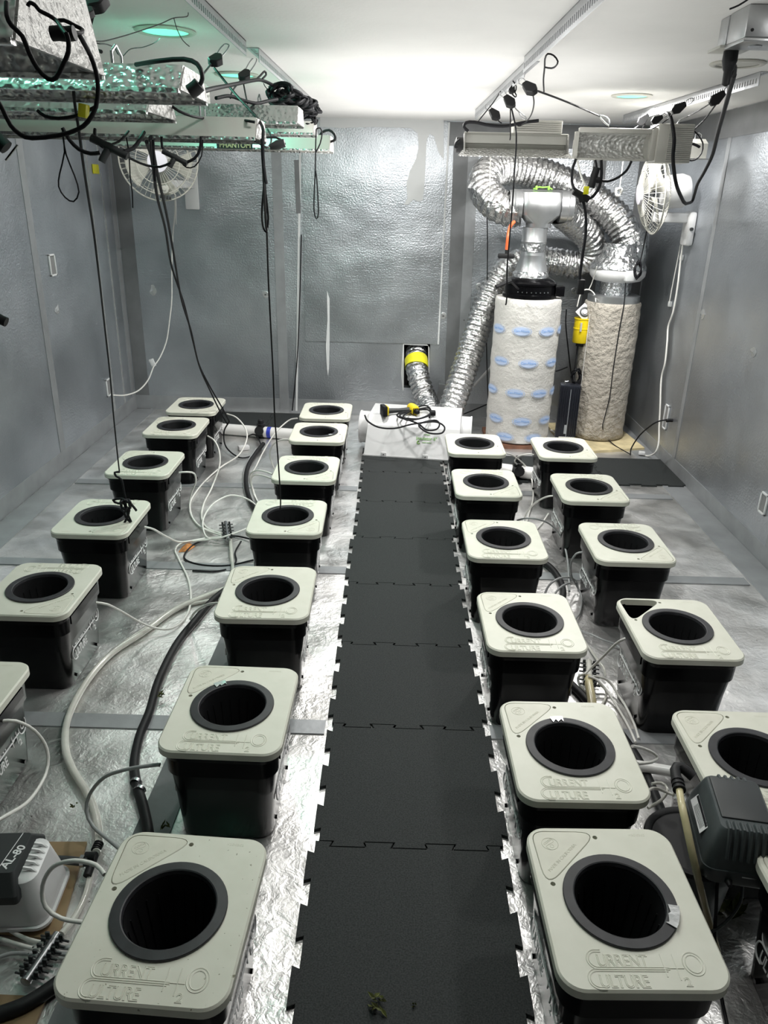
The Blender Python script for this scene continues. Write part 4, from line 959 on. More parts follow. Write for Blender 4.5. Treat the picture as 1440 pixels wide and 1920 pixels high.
# black ballast, yellow controller, adapters
a = py_(1062, 812, 6.45)
bl = thing('ballast', (a.x, 6.50, .036), 'black finned ballast standing between the two filters', 'ballast', rz=math.radians(-8))
hz = py_(1062, 722, 6.40).z-.05
mb = MB(); mb.box(-.085,.085,-.055,.06,0,hz, bev=.004); mb.part('case', 'slat_black', bl)
for k in range(10): mb = MB(); x = -.082+.018*k; mb.box(x-.003,x+.003,-.068,-.055,.01,hz-.01); mb.part('heat_fin', 'slat_black', bl)
mb = MB(); mb.box(-.02,-.0,-.0705,-.0685,.05,.13); mb.box(.0,.004,-.0705,-.0685,.02,hz-.03); mb.part('sticker', 'grey_print', bl, label='grey sticker and stripe')
mb = MB(); mb.tube([(-.05,0,hz),(-.05,0,hz+.02),(-.02,0,hz+.025)], .006, 6); mb.part('carry_loop', 'steel', bl)
yc = py_(1091, 618, 6.62); yt = py_(1091, 596, 6.62); yb_ = py_(1091, 642, 6.62)
t = thing('yellow_canister', (yc.x, 6.62, yb_.z), 'yellow cylindrical canister hanging between the filters with a white diamond plate', 'canister')
hh = yt.z-yb_.z; mb = MB(); mb.lathe([(.066,0),(.070,.006),(.070,hh*.55),(.073,hh*.56),(.073,hh*.60),(.070,hh*.61),(.070,hh-.01),(.074,hh-.008),(.074,hh)], 36); mb.part('canister_body', 'yellow_plastic', t, ang=40)
mb = MB(); mb.box(-.035,-.020,-.078,-.068,hh*.5,hh*.85); mb.part('latch', 'cream_metal', t)
mb = MB(); Md = T((0,-.02,hh+.05)) @ R(68,'X') @ R(45,'Z'); mb.box(-.055,.055,-.055,.055,-.004,.004, Md, .003); pl_ = mb.part('diamond_plate', 'white_paint', t)
mb = MB(); mb.lathe([(.042,.004),(.042,.010),(.030,.012),(.030,.005)], 28, Md, False, False); mb.part('dial_ring', 'dark_grey_plastic', pl_)
mb = MB(); mb.lathe([(.020,.004),(.020,.014),(.012,.018)], 20, Md); mb.part('dial', 'lens_lilac', pl_)
mb = MB(); mb.lathe([(.036,-.03),(.036,-.001)], 20); mb.part('lower_socket', 'black_rubber', t)
cordo('white_cable', hang([(1082,575,6.6),(1090,548,6.6),(1104,543,6.6),(1115,552,6.6),(1117,566,6.5)]), .005, 'tube_white', 'white cord looped over the yellow canister', 'cord')
cordo('white_cable', hang([(1119,500,6.5),(1110,530,6.6),(1104,543,6.62)]), .004, 'tube_white', 'white cord running up from the canister to the white inline fan', 'cord')
cordo('black_cable', hang([(1062,580,6.9),(1061,610,6.9),(1066,660,6.9),(1071,700,6.8),(1078,722,6.6)]), .006, 'cord_black', 'black cord dropping behind the white filter towards the ballast', 'cord')
cordo('black_cable', hang([(1083,648,6.62),(1079,680,6.6),(1076,705,6.6)]), .005, 'cord_black', 'left black cord below the yellow canister', 'cord')
cordo('black_cable', hang([(1092,652,6.62),(1092,680,6.6),(1088,700,6.6)]), .006, 'cord_black', 'right black cord below the yellow canister', 'cord')
def bundle(name, c, rx, rz_, n, r, lab, seed, m='cord_black', ry=None):
    rnd = random.Random(seed); pts = []
    for k in range(n*8):
        a = 2*PI*k/8+rnd.uniform(-.25,.25); q = rnd.uniform(.55,1.0)
        pts.append(c+Vector((rx*q*math.cos(a)*rnd.uniform(.6,1), (ry or rx*.5)*rnd.uniform(-1,1), rz_*q*math.sin(a))))
    return cordo(name, pts, r, m, lab, 'cord', step=.012, n=6, mn=False)
bundle('cable_bundle', py_(1081, 706, 6.55), .05, .085, 7, .0055, 'tangled bundle of black cord above the finned ballast', 3)
cordo('black_cable', fl([(1076,725,.42),(1084,745,.33),(1096,765,.22),(1110,788,.12),(1114,810,.06),(1106,825,.02),(1098,835,.01)]), .006, 'cord_black', 'black cord bowing from the ballast across the foot of the brown filter', 'cord')
cordo('white_cable', fl([(1033,806,.10),(1042,812,.06),(1050,822,.04),(1070,826,.045)]), .006, 'tube_white', 'cream cord and adapter lying before the ballast', 'cord')
mb = MB(); mb.box(-.07,.07,-.022,.022,0,.03, T(pz(1062,826,.03)) @ R(-8,'Z'), .006); mb.solo('plug_adapter', 'fan_plastic', 'cream in-line adapter lying behind the outer right far bucket', 'adapter')
cordo('black_cable', hang([(1173,530,6.42),(1170,570,6.41),(1161,620,6.41),(1150,690,6.41),(1143,745,6.40),(1133,785,6.40),(1130,800,6.38)]) + fl([(1134,815,.06),(1150,833,.03),(1182,852,.016)]), .0045, 'cord_black', 'thin black cord down the front of the brown filter to the floor', 'cord')
cordo('black_cable', fl([(1182,853,.016),(1184,840,.10),(1198,818,.24),(1215,802,.36),(1232,791,.45)]) + [pxx(1250,787,XR-.03)], .0055, 'cord_black', 'black cord arching up from the corner mat to the wall outlet', 'cord')
bundle('cable_bundle', py_(1196, 506, 6.35), .035, .075, 5, .006, 'small black cord bundle hanging in front of the white inline fan', 5)
cordo('black_cable', hang([(1232,310,6.3),(1226,370,6.32),(1213,430,6.34),(1203,480,6.35),(1198,495,6.35)]), .0045, 'cord_black', 'black cord from behind the right wall fan down to the small bundle', 'cord')

# long stick leaning behind the filters
mb = MB(); mb.tube([py_(887,725,6.9), py_(910,700,6.95), py_(931,677,7.0)], .012, 10); mb.solo('white_stick', 'white_paint', 'white stick leaning between the rising duct and the white filter', 'stick')
cordo('black_cable', hang([(868,777,6.95),(890,768,6.95),(925,753,6.95)]), .006, 'cord_black', 'black cable stretched low across the back wall left of the white filter', 'cord')
cordo('black_cable', hang([(1042,696,7.1),(1052,693,7.1),(1064,688,7.1)]), .006, 'cord_black', 'bit of black cable on the back wall right of the white filter', 'cord')
mb = MB(); mb.box(-.03,.03,-.012,.012,0,.36, T(py_(818,790,7.08)) @ R(6,'Y')); mb.solo('metal_bracket', 'dark_tape', 'flat grey metal strip standing at the wall right of the short duct', 'bracket')

# orange strap with black handle
t = thing('strap_handle', py_(950, 487, 6.2), 'orange strap with a black T-handle hanging left of the metal neck', 'strap')
mb = MB(); mb.tube(smooth(hang([(964,416,6.35),(957,424,6.3),(953,440,6.2),(950,468,6.2)])), .013, 8); mb.part('strap', 'orange_plastic', t, True, ang=50)
p_ = py_(949, 480, 6.2); mb = MB(); mb.box(-.062,.062,-.016,.016,-.018,.018, T(p_), .008); mb.tube([p_, p_+Vector((0,0,.055))], .011, 8); mb.part('handle', 'black_rubber', t, True)
t = thing('cable_connector', py_(945, 535, 6.0), 'short black connector hanging tilted left of the black inline fan', 'connector')
mb = MB(); mb.tube([py_(930,538,6.0), py_(944,532,6.02), py_(958,526,6.04)], .016, 10); mb.part('connector_body', 'black_rubber', t, True)
cordo('black_cable', hang([(956,527,6.04),(964,534,6.12),(972,542,6.30)]), .007, 'cord_black', 'stub of black cord behind the tilted connector', 'cord')

# ------------------------------------------------------------------ wall fans
def fan_grill(t, M, r, depth, n=44):
    mb = MB()
    for k in range(n):
        a = 2*PI*k/n; ca, sa = math.cos(a), math.sin(a)
        for sg in (-1, 1):
            pts = [(ca*r*q, sa*r*q, sg*depth*math.cos(q*PI/2)**.6) for q in (.18, .5, .8, .95, 1)]
            mb.tube(pts, .0015, 4, M=M)
    mb.part('wire_grill', 'fan_plastic', t, ang=60)
    mb = MB()
    for q, sg in ((1, 0), (.8, 1), (.55, 1), (.8, -1)):
        mb.tube([(math.cos(a*PI/24)*r*q, math.sin(a*PI/24)*r*q, sg*depth*math.cos(q*PI/2)**.6) for a in range(49)], .006 if q == 1 else .003, 6, M=M)
    mb.part('grill_ring', 'fan_plastic', t, ang=60)
    mb = MB(); mb.lathe([(r*.26,depth*.96),(r*.25,depth+.012),(r*.1,depth+.016)], 32, M); mb.part('centre_badge', 'lens_lilac', t, ang=50)
    for k in range(5):
        mb = MB(); a = 2*PI*k/5; vs = []; fs = []
        for i in range(7):
            q = .15+.72*i/6*1
            for j in range(5): b = a+(j-2)*.22*(.6+.4*i/6); vs.append((r*q*math.cos(b), r*q*math.sin(b), (j-2)*.012))
        for i in range(6):
            for j in range(4): fs.append((i*5+j, i*5+j+1, (i+1)*5+j+1, (i+1)*5+j))
        vs2 = [(x, y, z+.003) for x, y, z in vs]; m_ = len(vs)
        mb.add(vs+vs2, fs+[tuple(m_+q for q in reversed(f)) for f in fs], M); mb.part('blade', 'fan_plastic', t, ang=60)
c_ = py_(297, 300, 6.25)
fl_ = thing('wall_fan', c_, 'white round wall fan behind the left lamps, seen from the front', 'fan')
Mf = Vector((0,0,1)).rotation_difference(Vector((.18,-1,-.16)).normalized()).to_matrix().to_4x4()
fan_grill(fl_, Mf, .285, .085)
mb = MB(); mb.lathe([(.07,-.06),(.09,-.09),(.10,-.16),(.07,-.24),(.03,-.26)], 28, Mf); mb.part('motor_housing', 'white_paint', fl_, ang=50)
mb = MB(); mb.box(-.035,.035,.17,.935,-.19,-.13, None, .01); mb.box(-.06,.06,.92,.945,-.36,.02, None, .01); mb.part('wall_bracket', 'white_paint', fl_)
mb = MB(); mb.lathe([(.034,.0),(.034,.012),(.028,.014)], 20, Mf @ T((.06,-.18,.045))); mb.lathe([(.012,.0),(.012,.024)], 12, Mf @ T((.06,-.18,.045))); mb.part('speed_dial', 'cream_metal', fl_)
mb = MB()
for k in range(4): mb.box(-.04+.022*k, -.026+.022*k, -.01,.012, 0,.03, Mf @ T((.075,-.245,.015)), .002)
mb.part('vent_slots', 'dark_grey_plastic', fl_)
c_ = py_(1226, 362, 6.15)
fr = thing('wall_fan', c_, 'white wall fan on the right wall turned side-on to the camera', 'fan')
Mf = Vector((0,0,1)).rotation_difference(Vector((-1,.02,-.10)).normalized()).to_matrix().to_4x4()
fan_grill(fr, Mf, .285, .10)
mb = MB(); mb.lathe([(.09,-.06),(.115,-.10),(.118,-.20),(.10,-.245),(.04,-.26)], 28, Mf); mb.part('motor_housing', 'white_paint', fr, ang=50)
wx = XR-c_.x
mb = MB(); mb.box(.02,wx-.03,-.02,.05,-.20,-.13, None, .012); mb.box(wx-.06,wx-.001,-.05,.09,-.36,-.12, None, .02); mb.part('wall_bracket', 'white_paint', fr)
mb = MB(); mb.lathe([(.012,0),(.012,.02)], 12, T((wx-.035,-.05,-.24)) @ R(90,'X')); mb.part('bracket_knob', 'dark_grey_plastic', fr)
cordo('white_cable', hang([(328,364,6.3),(328,400,6.6),(324,440,7.1),(322,500,7.14),(322,560,7.14),(318,600,7.14),(312,640,7.12),(300,670,7.05),(288,688,6.95),(278,712,6.7),(260,732,6.45),(235,741,6.3),(212,741,6.2)]), .006, 'tube_white', 'white cord from the left wall fan down to the wall outlet', 'cord')
mb = MB(); mb.box(-.02,.02,-.012,.012,-.035,.035, T(py_(286,680,6.98)) @ R(-20,'Y'), .004); mb.solo('cord_tag', 'paper_white', 'white tag clipped to the cord of the left wall fan', 'tag')
mb = MB(); mb.tube(smooth(hang([(329,372,6.35),(330,395,6.5),(330,420,6.9)])), .004, 6); mb.solo('white_cable', 'tube_white', 'short white pull cord beside the cord of the left wall fan', 'cord')
cordo('white_cable', [pxx(x, y, XR-d) for x, y, d in ((1283,437,.05),(1276,490,.03),(1270,540,.03),(1262,585,.03),(1253,612,.03),(1251,640,.03),(1247,680,.03),(1240,710,.03),(1238,760,.03),(1236,800,.03),(1235,830,.04),(1229,848,.06))] + [pz(1215,855,.016), pz(1205,851,.016)], .007, 'tube_white', 'white cord wandering down the right wall to the floor', 'cord')
cordo('white_cable', [pxx(x, y, XR-.03) for x, y in ((1280,437),(1270,490),(1260,540),(1255,568))], .004, 'tube_white', 'straight white pull cord on the right wall ending at a clip', 'cord')
mb = MB(); mb.box(-.025,.025,-.025,.02,0,.025, T(pz(1203,852,.015)) @ R(-15,'Z'), .005); mb.solo('white_plug', 'white_paint', 'white plug lying on the corner mat by the right wall', 'plug')
for q, lab in (((1278,483),'white cord clip on the right wall below the fan bracket'), ((1256,570),'lower white cord clip on the right wall')):
    p_ = pxx(*q, XR-.012); mb = MB(); mb.box(-.011,.0105,-.02,.02,-.02,.02, T(p_), .004); mb.solo('cord_clip', 'paper_white', lab, 'clip', 'cord clips on the right wall')

# ------------------------------------------------------------------ outlets cut through the foil
def outlet(p, side, h, lab, w=.075):
    s_ = 1 if side == 'L' else -1; t = thing('wall_outlet', p, lab, 'outlet')
    mb = MB()
    for a0, a1, b0, b1 in ((-w/2,w/2,-h/2,-h/2+.012),(-w/2,w/2,h/2-.012,h/2),(-w/2,-w/2+.012,-h/2,h/2),(w/2-.012,w/2,-h/2,h/2)):
        x0, x1 = sorted((.001*s_, .012*s_)); mb.box(x0, x1, a0, a1, b0, b1, bev=.002)
    mb.part('torn_edge', 'paper_white', t)
    x0, x1 = sorted((.001*s_, .004*s_)); mb = MB(); mb.box(x0, x1, -w/2+.012, w/2-.012, -h/2+.012, h/2-.012); mb.part('socket_plate', 'inner_board', t)
    return t
outlet(pxx(97, 497, XL), 'L', .15, 'narrow outlet slot cut in the left wall foil, upper one', .10)
outlet(pxx(203, 726, XL), 'L', .15, 'outlet low on the left wall with the white cord plugged in', .11)
outlet(pxx(1250, 782, XR), 'R', .20, 'outlet low on the right wall with the black cord plugged in', .09)
outlet(pxx(1433, 944, XR), 'R', .13, 'outlet slot cut in the right wall foil at the photo edge', .09)
mb = MB(); p_ = pxx(1254,788,XR-.03); mb.tube([p_+Vector((.028,0,0)), p_, p_+Vector((-.02,0,-.004))], .014, 10); mb.solo('black_plug', 'black_rubber', 'black plug in the low outlet on the right wall', 'plug')
for q, x, lab in (((1318,590),XR,'torn foil patch on the right wall, upper'), ((1413,660),XR,'torn foil patch on the right wall, lower near the photo edge'), ((108,582),XL,'torn foil patch on the left wall below the upper outlet slot'), ((287,545),None,'puckered foil patch on the back wall left of the white cord')):
    p_ = pxx(*q, x) if x is not None else py_(*q, YB); s_ = 1 if x == XL else -1; rnd = random.Random(q[0])
    mb = MB(); n = 9; vs = [(0, 0, .009)]+[(rnd.uniform(.02,.045)*math.cos(2*PI*i/n), rnd.uniform(.03,.06)*math.sin(2*PI*i/n), rnd.uniform(.0006,.004)) for i in range(n)]
    lo = [(v[0]*.98, v[1]*.98, .0003) for v in vs[1:]]
    M = T(p_) @ (R(90*s_, 'Y') if x is not None else R(90,'X')) 
    mb.add(vs+lo, [(0, 1+i, 1+(i+1) % n) for i in range(n)]+[(1+i, 1+n+i, 1+n+(i+1) % n, 1+(i+1) % n) for i in range(n)]+[tuple(range(2*n, n, -1))], M)
    mb.solo('foil_patch', 'clear_tape', lab, 'patch', ang=10)

# ------------------------------------------------------------------ ceiling rails
def rail(a, b, lab, leg=.055, slots=True, side=1):
    a, b = Vector(a), Vector(b); a.z = b.z = CEIL-.0005; L = (b-a).length; d = (b-a).normalized(); s_ = Vector((0,0,1)).cross(d)*side
    M = Matrix((( d.x, s_.x, 0, a.x), (d.y, s_.y, 0, a.y), (0, 0, 1, a.z), (0,0,0,1)))
    t = thing('slotted_rail', (a+b)/2-Vector((0,0,leg)), lab, 'rail')
    th = .003
    def flange(to):
        mb = MB(); p = .030; ns = int((L-.04)/p)
        if slots:
            mb.box(0, L, *to(0, leg*.42)); mb.box(0, L, *to(leg*.78, leg))
            for k in range(ns+1):
                x0 = .02+p*k-.011; mb.box(max(0,x0-.0), x0+.014, *to(leg*.42, leg*.78))
            mb.box(0, .012, *to(leg*.42, leg*.78)); mb.box(L-.012, L, *to(leg*.42, leg*.78))
        else: mb.box(0, L, *to(0, leg))
        mb.v = [tuple(M @ Vector(v)) for v in mb.v]; return mb
    flange(lambda u, v: (0, th, -v, -u) if True else None).part('hanging_flange', 'rail_metal', t, True)
    mb = flange(lambda u, v: (u, v, -th, 0)); mb.part('ceiling_flange', 'rail_metal', t, True)
    mb = MB()
    for k in range(3):
        q = a+d*L*(.1+.4*k)+s_*leg*.25+Vector((0,0,-th)); mb.lathe([(.008,0),(.008,-.004),(.003,-.006)], 10, T(q))
    mb.part('screw', 'steel', t, True); return t
rail(pz(395, 2, CEIL), pz(462, 92, CEIL), 'slotted metal rail on the ceiling at the upper left, nearer one', side=1) if False else None
ra = pz(462, 92, CEIL-.03); rail(Vector((ra.x, 1.9, 0)), ra, 'slotted metal rail on the left ceiling, nearer the camera', side=1)
rb0, rb1 = pz(486, 104, CEIL-.03), pz(594, 202, CEIL-.03); rail(rb0, rb1, 'plain-looking metal rail on the left ceiling running to the back wall', side=1, slots=True)
rc = pz(982, 120, CEIL-.03); rail(Vector((rc.x+.02, 1.6, 0)), rc, 'slotted metal rail on the right ceiling, nearer the camera', side=-1, leg=.065)
rd0, rd1 = pz(984, 128, CEIL-.03), pz(880, 214, CEIL-.03); rail(rd0, Vector((rd0.x-.02, min(rd1.y, 6.9), 0)), 'metal rail on the right ceiling just beyond the slotted one', side=-1, leg=.065)
re0, re1 = pz(1424, 147, CEIL-.03), pz(1168, 224, CEIL-.03); rail(re0, re1, 'slotted metal rail on the ceiling by the right wall', side=-1, leg=.06)

# ------------------------------------------------------------------ recessed lamps
DLAB = ['round recessed ceiling lamp glowing green above the left lamp hoods, nearer one', 'round recessed ceiling lamp glowing green behind the left rope hangers', 'round recessed ceiling lamp glowing green above the right lamp hoods', 'unlit round recessed ceiling lamp behind the black plug at the upper right',
        'recessed ceiling lamp at the right beyond the top edge', 'recessed ceiling lamp at the left beyond the top edge', 'recessed ceiling lamp hidden behind the left hoods', 'recessed ceiling lamp over the entrance, left', 'recessed ceiling lamp over the entrance, right']
for (x, y, on), lab in zip(DOWN, DLAB):
    t = thing('ceiling_lamp', (x, y, CEIL-.011), lab, 'ceiling lamp')
    mb = MB(); mb.lathe([(.092,.0105),(.118,.0105),(.120,.006),(.112,.001),(.094,0),(.090,.004)], 44, cap0=False, cap1=False); mb.part('trim_ring', 'fan_plastic', t, ang=50)
    mb = MB(); mb.lathe([(.090,.0055),(.090,.0095)], 40); mb.part('lens', 'led_green' if on else 'fan_plastic', t, ang=50)

# ------------------------------------------------------------------ lamp hoods
def lamp_hood(x1, y, z0, L, W, H, lab, skin, ballast='left', tilt=0, lamp=True, group='lamp hoods hanging at the left', capm='hood_crinkle', lip=True):
    """open box-shaped reflector along x, right end at x1, opening downwards"""
    t = thing('lamp_hood', (x1, y, z0), lab, 'light hood', group); t.rotation_euler = (math.radians(tilt), 0, 0)
    tw = W*.62; th = .004
    def panel(y0, y1, z0_, z1_, x0=-L, x1_=0):
        dy, dz = y1-y0, z1_-z0_; l = math.hypot(dy, dz); ny, nz_ = -dz/l*th, dy/l*th
        n = 2; a = [(x0,y0,z0_),(x1_,y0,z0_),(x1_,y1,z1_),(x0,y1,z1_)]; b = [(p[0],p[1]+ny,p[2]+nz_) for p in a]
        mb = MB(); mb.add(a+b, [(0,1,2,3),(7,6,5,4),(0,4,5,1),(1,5,6,2),(2,6,7,3),(3,7,4,0)]); return mb
    for sg in (-1, 1):
        mb = panel(sg*W/2, sg*tw/2, 0, H); mb.part('side_panel', skin, t)
    mb = MB(); mb.box(-L, 0, -tw/2, tw/2, H-.002, H+.002); mb.part('top_panel', skin, t)
    for x in (-L, 0):
        mb = MB(); mb.loft([[(x-.003,-W/2,0),(x-.003,W/2,0),(x-.003,tw/2,H),(x-.003,-tw/2,H)],[(x+.003,-W/2,0),(x+.003,W/2,0),(x+.003,tw/2,H),(x+.003,-tw/2,H)]]); mb.part('end_cap', capm, t)
    if lip:
        mb = MB()
        for sg in (-1, 1): mb.box(-L, 0, sg*W/2-.008, sg*W/2+.008, -.006, .002)
        mb.part('rolled_lip', 'hood_speck', t)
    for sg in (-1, 1): mb = MB(); mb.lathe([(.018,0),(.018,.05),(.012,.06)], 14, T((-L/2+sg*(L/2-.003), 0, H*.5)) @ R(-90*sg,'Y')); mb.part('lamp_socket', 'white_paint', t)
    mb = MB(); mb.tube([(-L+.05,0,H*.5),(-L/2,0,H*.5),(-.05,0,H*.5)], .011, 12); mb.part('lamp_tube', 'clear_tape', t, ang=60)
    if ballast:
        bx = {'left': -L*.80, 'mid': -L*.52, 'right': -L*.28}[ballast]; bl_ = .36
        mb = MB(); mb.box(bx-bl_/2, bx+bl_/2, -.075, .075, H+.003, H+.075, bev=.004); b_ = mb.part('ballast_box', 'cream_metal', t)
        mb = MB()
        for k in range(6):
            for sg in (-1, 1): mb.box(bx-bl_/2+.01, bx+bl_/2-.01, sg*.075-.006, sg*.075+.006, H+.008+.011*k, H+.013+.011*k)
        for k in range(9): mb.box(bx-bl_/2+.01, bx+bl_/2-.01, -.070+.0165*k, -.065+.0165*k, H+.074, H+.082)
        mb.part('heat_fin', 'cream_metal', b_)
    for xx in (-L*.15, -L*.85):
        mb = MB(); mb.tube([(xx,-.03,H),(xx,-.03,H+.03),(xx,0,H+.045),(xx,.03,H+.03),(xx,.03,H)], .003, 6); mb.part('hanging_loop', 'steel', t)
    return t
def hood_rope(t, L, lab):
    p = t.location+Vector((-L*.85, 0, .13)); cordo('rope', [p, Vector((p.x, p.y, CEIL-.001))], .0028, 'cord_black', lab, 'rope', n=6)
# x1, yfront, pixels of the lower right corner -> height
def hoodpx(px, pyb, pyt, y): a = py_(px, pyb, y); b = py_(px, pyt, y); return a, b.z-a.z
a, h_ = hoodpx(25, 76, 0, 1.16)
W1 = .34
a = py_(25, 75, 1.18)
lamp_hood(a.x, a.y+W1/2, a.z, .95, W1, .115, 'nearest lamp hood at the top left corner, its crinkled end cap towards the camera', 'hood_dimple', 'left')
a = py_(336, 168, 1.72); h_ = py_(336, 118, 1.72).z-a.z
lamp_hood(a.x, a.y+.12, a.z, 1.05, .24, h_, 'second lamp hood at the left, dimpled side glowing green', 'hood_dimple', 'mid')
a = py_(190, 205, 2.1)
lamp_hood(a.x+.12, 2.2, a.z-.005, .9, .26, .06, 'flat dimpled lamp hood squeezed between the second and the long grey one', 'hood_speck', None)
a = py_(478, 262, 2.42); h_ = py_(478, 229, 2.42).z-a.z
lamp_hood(a.x, a.y+.10, a.z+.004, 1.12, .20, h_+.008, 'long smooth grey lamp hood across the left, black cords hanging below it', 'hood_metal', 'mid', capm='hood_crinkle')
a = py_(556, 232, 3.25); h_ = py_(556, 203, 3.25).z-a.z
lamp_hood(a.x, a.y+.12, a.z+.004, 1.05, .24, h_+.006, 'lamp hood at the left with a green-lit dimpled side, cords heaped on its right end', 'hood_speck', 'mid')
a = py_(586, 252, 3.75); h_ = py_(586, 232, 3.75).z-a.z
lamp_hood(a.x, a.y+.10, a.z+.004, .62, .20, h_+.006, 'lamp hood at the left just below the cord heap, thin cord dropping past its end', 'hood_metal', None)
a = py_(617, 281, 4.75); h_ = py_(617, 255, 4.75).z-a.z
far = lamp_hood(a.x, a.y+.16, a.z, 1.25, .32, h_+.005, 'farthest lamp hood at the left bearing a dark brand plate', 'cream_metal', None, capm='cream_metal')
hood_rope(far, 1.25, 'thin straight rope holding up the farthest left lamp hood')
bp0 = py_(440, 272, 4.735)
mb = MB(); mb.box(-.10,.10,-.006,.0,-.020,.020, T(bp0)); nm_ = mb.part('name_plate', 'dark_grey_plastic', far, True, label='dark brand plate with gold letters')
mb = MB(); mb.text('PHANTOM', .036, T(bp0+Vector((-.085,-.0065,-.013))) @ R(90,'X'), ext=.0008); mb.part('gold_letters', 'plywood', nm_, True)

# right hoods: tilted so that the opening faces the aisle
a = py_(868, 285, 5.05); b = py_(1072, 296, 5.05)
def right_hood(xa, xb, y, zb, zt_, lab, dim, ballast):
    t = thing('lamp_hood', ((xa+xb)/2, y, zb), lab, 'light hood', 'lamp hoods hanging at the right'); L = xb-xa; h = zt_-zb
    # concave trough facing the camera: sections in y,z
    pr = [(0,0),(.075,h*.16),(.085,h*.45),(.075,h*.72),(.0,h)]
    mb = MB(); n = 12
    P2 = [(.0,0),(.05,.04*h),(.10,.22*h),(.125,.45*h),(.12,.70*h),(.08,.92*h),(.02,1.0*h)]
    if not dim: P2 = [(-.05,-.02),(.04,.10*h),(.075,.14*h),(.06,.42*h),(.030,.44*h),(.028,.90*h),(.0,1.02*h)]
    out = [(y_+.006, z_+.003) for y_, z_ in P2]
    mb.loft([[(x_, y_, z_) for y_, z_ in P2+out[::-1]] for x_ in (-L/2, L/2)]); mb.part('reflector', 'hood_pale_dimple' if dim else 'hood_metal', t, ang=50 if dim else 20)
    for x_ in (-L/2, L/2):
        mb = MB(); mb.loft([[(x_-.004,y_,z_) for y_, z_ in P2],[(x_+.004,y_,z_) for y_, z_ in P2]]); mb.part('end_cap', 'hood_crinkle' if not dim else 'cream_metal', t)
    if dim:
        mb = MB(); mb.box(-L/2,L/2,-.012,.008,-.006,.004); mb.box(-L/2,L/2,-.014,.03,h-.004,h+.022, bev=.003); mb.box(-L/2-.02,-L/2,-.012,.03,0,h); mb.part('frame', 'cream_metal', t)
    else:
        mb = MB(); mb.add([(-L/2-.04,-.10,-.035),(L/2+.02,-.10,-.035),(L/2,.0,.012),(-L/2,.0,.012),(-L/2-.04,-.10,-.039),(L/2+.02,-.10,-.039),(L/2,.0,.008),(-L/2,.0,.008)], [(0,1,2,3),(7,6,5,4),(0,4,5,1),(1,5,6,2),(2,6,7,3),(3,7,4,0)]); mb.part('front_lip', 'hood_speck', t, label='bright speckled lower lip')
        mb = MB(); mb.lathe([(.045,0),(.045,.04),(.02,.05)], 20, T((-L/2-.005, .04, h*.3)) @ R(-90,'Y')); mb.part('lamp_socket', 'black_rubber', t)
    if ballast == 'top':
        mb = MB(); mb.box(-.02,L/2-.04,.0,.15,h+.004,h+.075, bev=.004); b_ = mb.part('ballast_box', 'cream_metal', t)
        mb = MB()
        for k in range(6): mb.box(-.01,L/2-.05,-.007,.001,h+.010+.0105*k,h+.015+.0105*k)
        mb.part('heat_fin', 'cream_metal', b_)
    else:
        mb = MB(); mb.box(L/2+.03,L/2+.235,-.04,.14,-.01,h+.05, bev=.004); b_ = mb.part('ballast_box', 'cream_metal', t)
        mb = MB()
        for k in range(18): mb.box(L/2+.09,L/2+.228,-.048,-.038,-.002+(h+.04)*k/18,.006+(h+.04)*k/18)
        mb.part('heat_fin', 'cream_metal', b_)
        mb = MB(); mb.box(L/2,L/2+.03,-.02,.10,0,h+.03, bev=.003); mb.part('ballast_bracket', 'cream_metal', t)
    return t
zb = a.z; zt_ = py_(870, 243, 5.05).z
right_hood(a.x+.01, b.x-.02, 5.12, zb+.015, zt_-.01, 'smooth lamp hood at the right with a bright speckled lower lip', False, 'top')
a2 = py_(1082, 296, 5.0); b2 = py_(1216, 302, 5.0); zt2 = py_(1082, 246, 5.0).z
right_hood(a2.x, b2.x, 5.02, (a2.z+b2.z)/2, zt2, 'dimpled lamp hood at the right with a ribbed ballast at its right end', True, 'end')
c0, c1 = py_(1275, 297, 5.5), py_(1318, 272, 5.5)
t = thing('lamp_hood', ((c0.x+c1.x)/2, 5.5, c0.z), 'pale end of a lamp hood behind the ribbed ballast at the right', 'light hood', 'lamp hoods hanging at the right')
mb = MB(); mb.loft([[(x_, y_, z_) for y_, z_ in ((0,0),(.25,0),(.22,.10),(.06,.12),(.0,.09))] for x_ in (-.35, .10)]); mb.part('reflector', 'hood_metal', t)
mb = MB(); mb.box(-.36,.12,-.02,.0,-.006,.002); mb.part('rolled_lip', 'hood_speck', t)
for x_ in (-.3, .05): mb = MB(); mb.tube([(x_,.12,.112),(x_,.12,.15),(x_+.02,.12,.16),(x_+.04,.12,.15),(x_+.04,.12,.112)], .003, 6); mb.part('hanging_loop', 'steel', t)

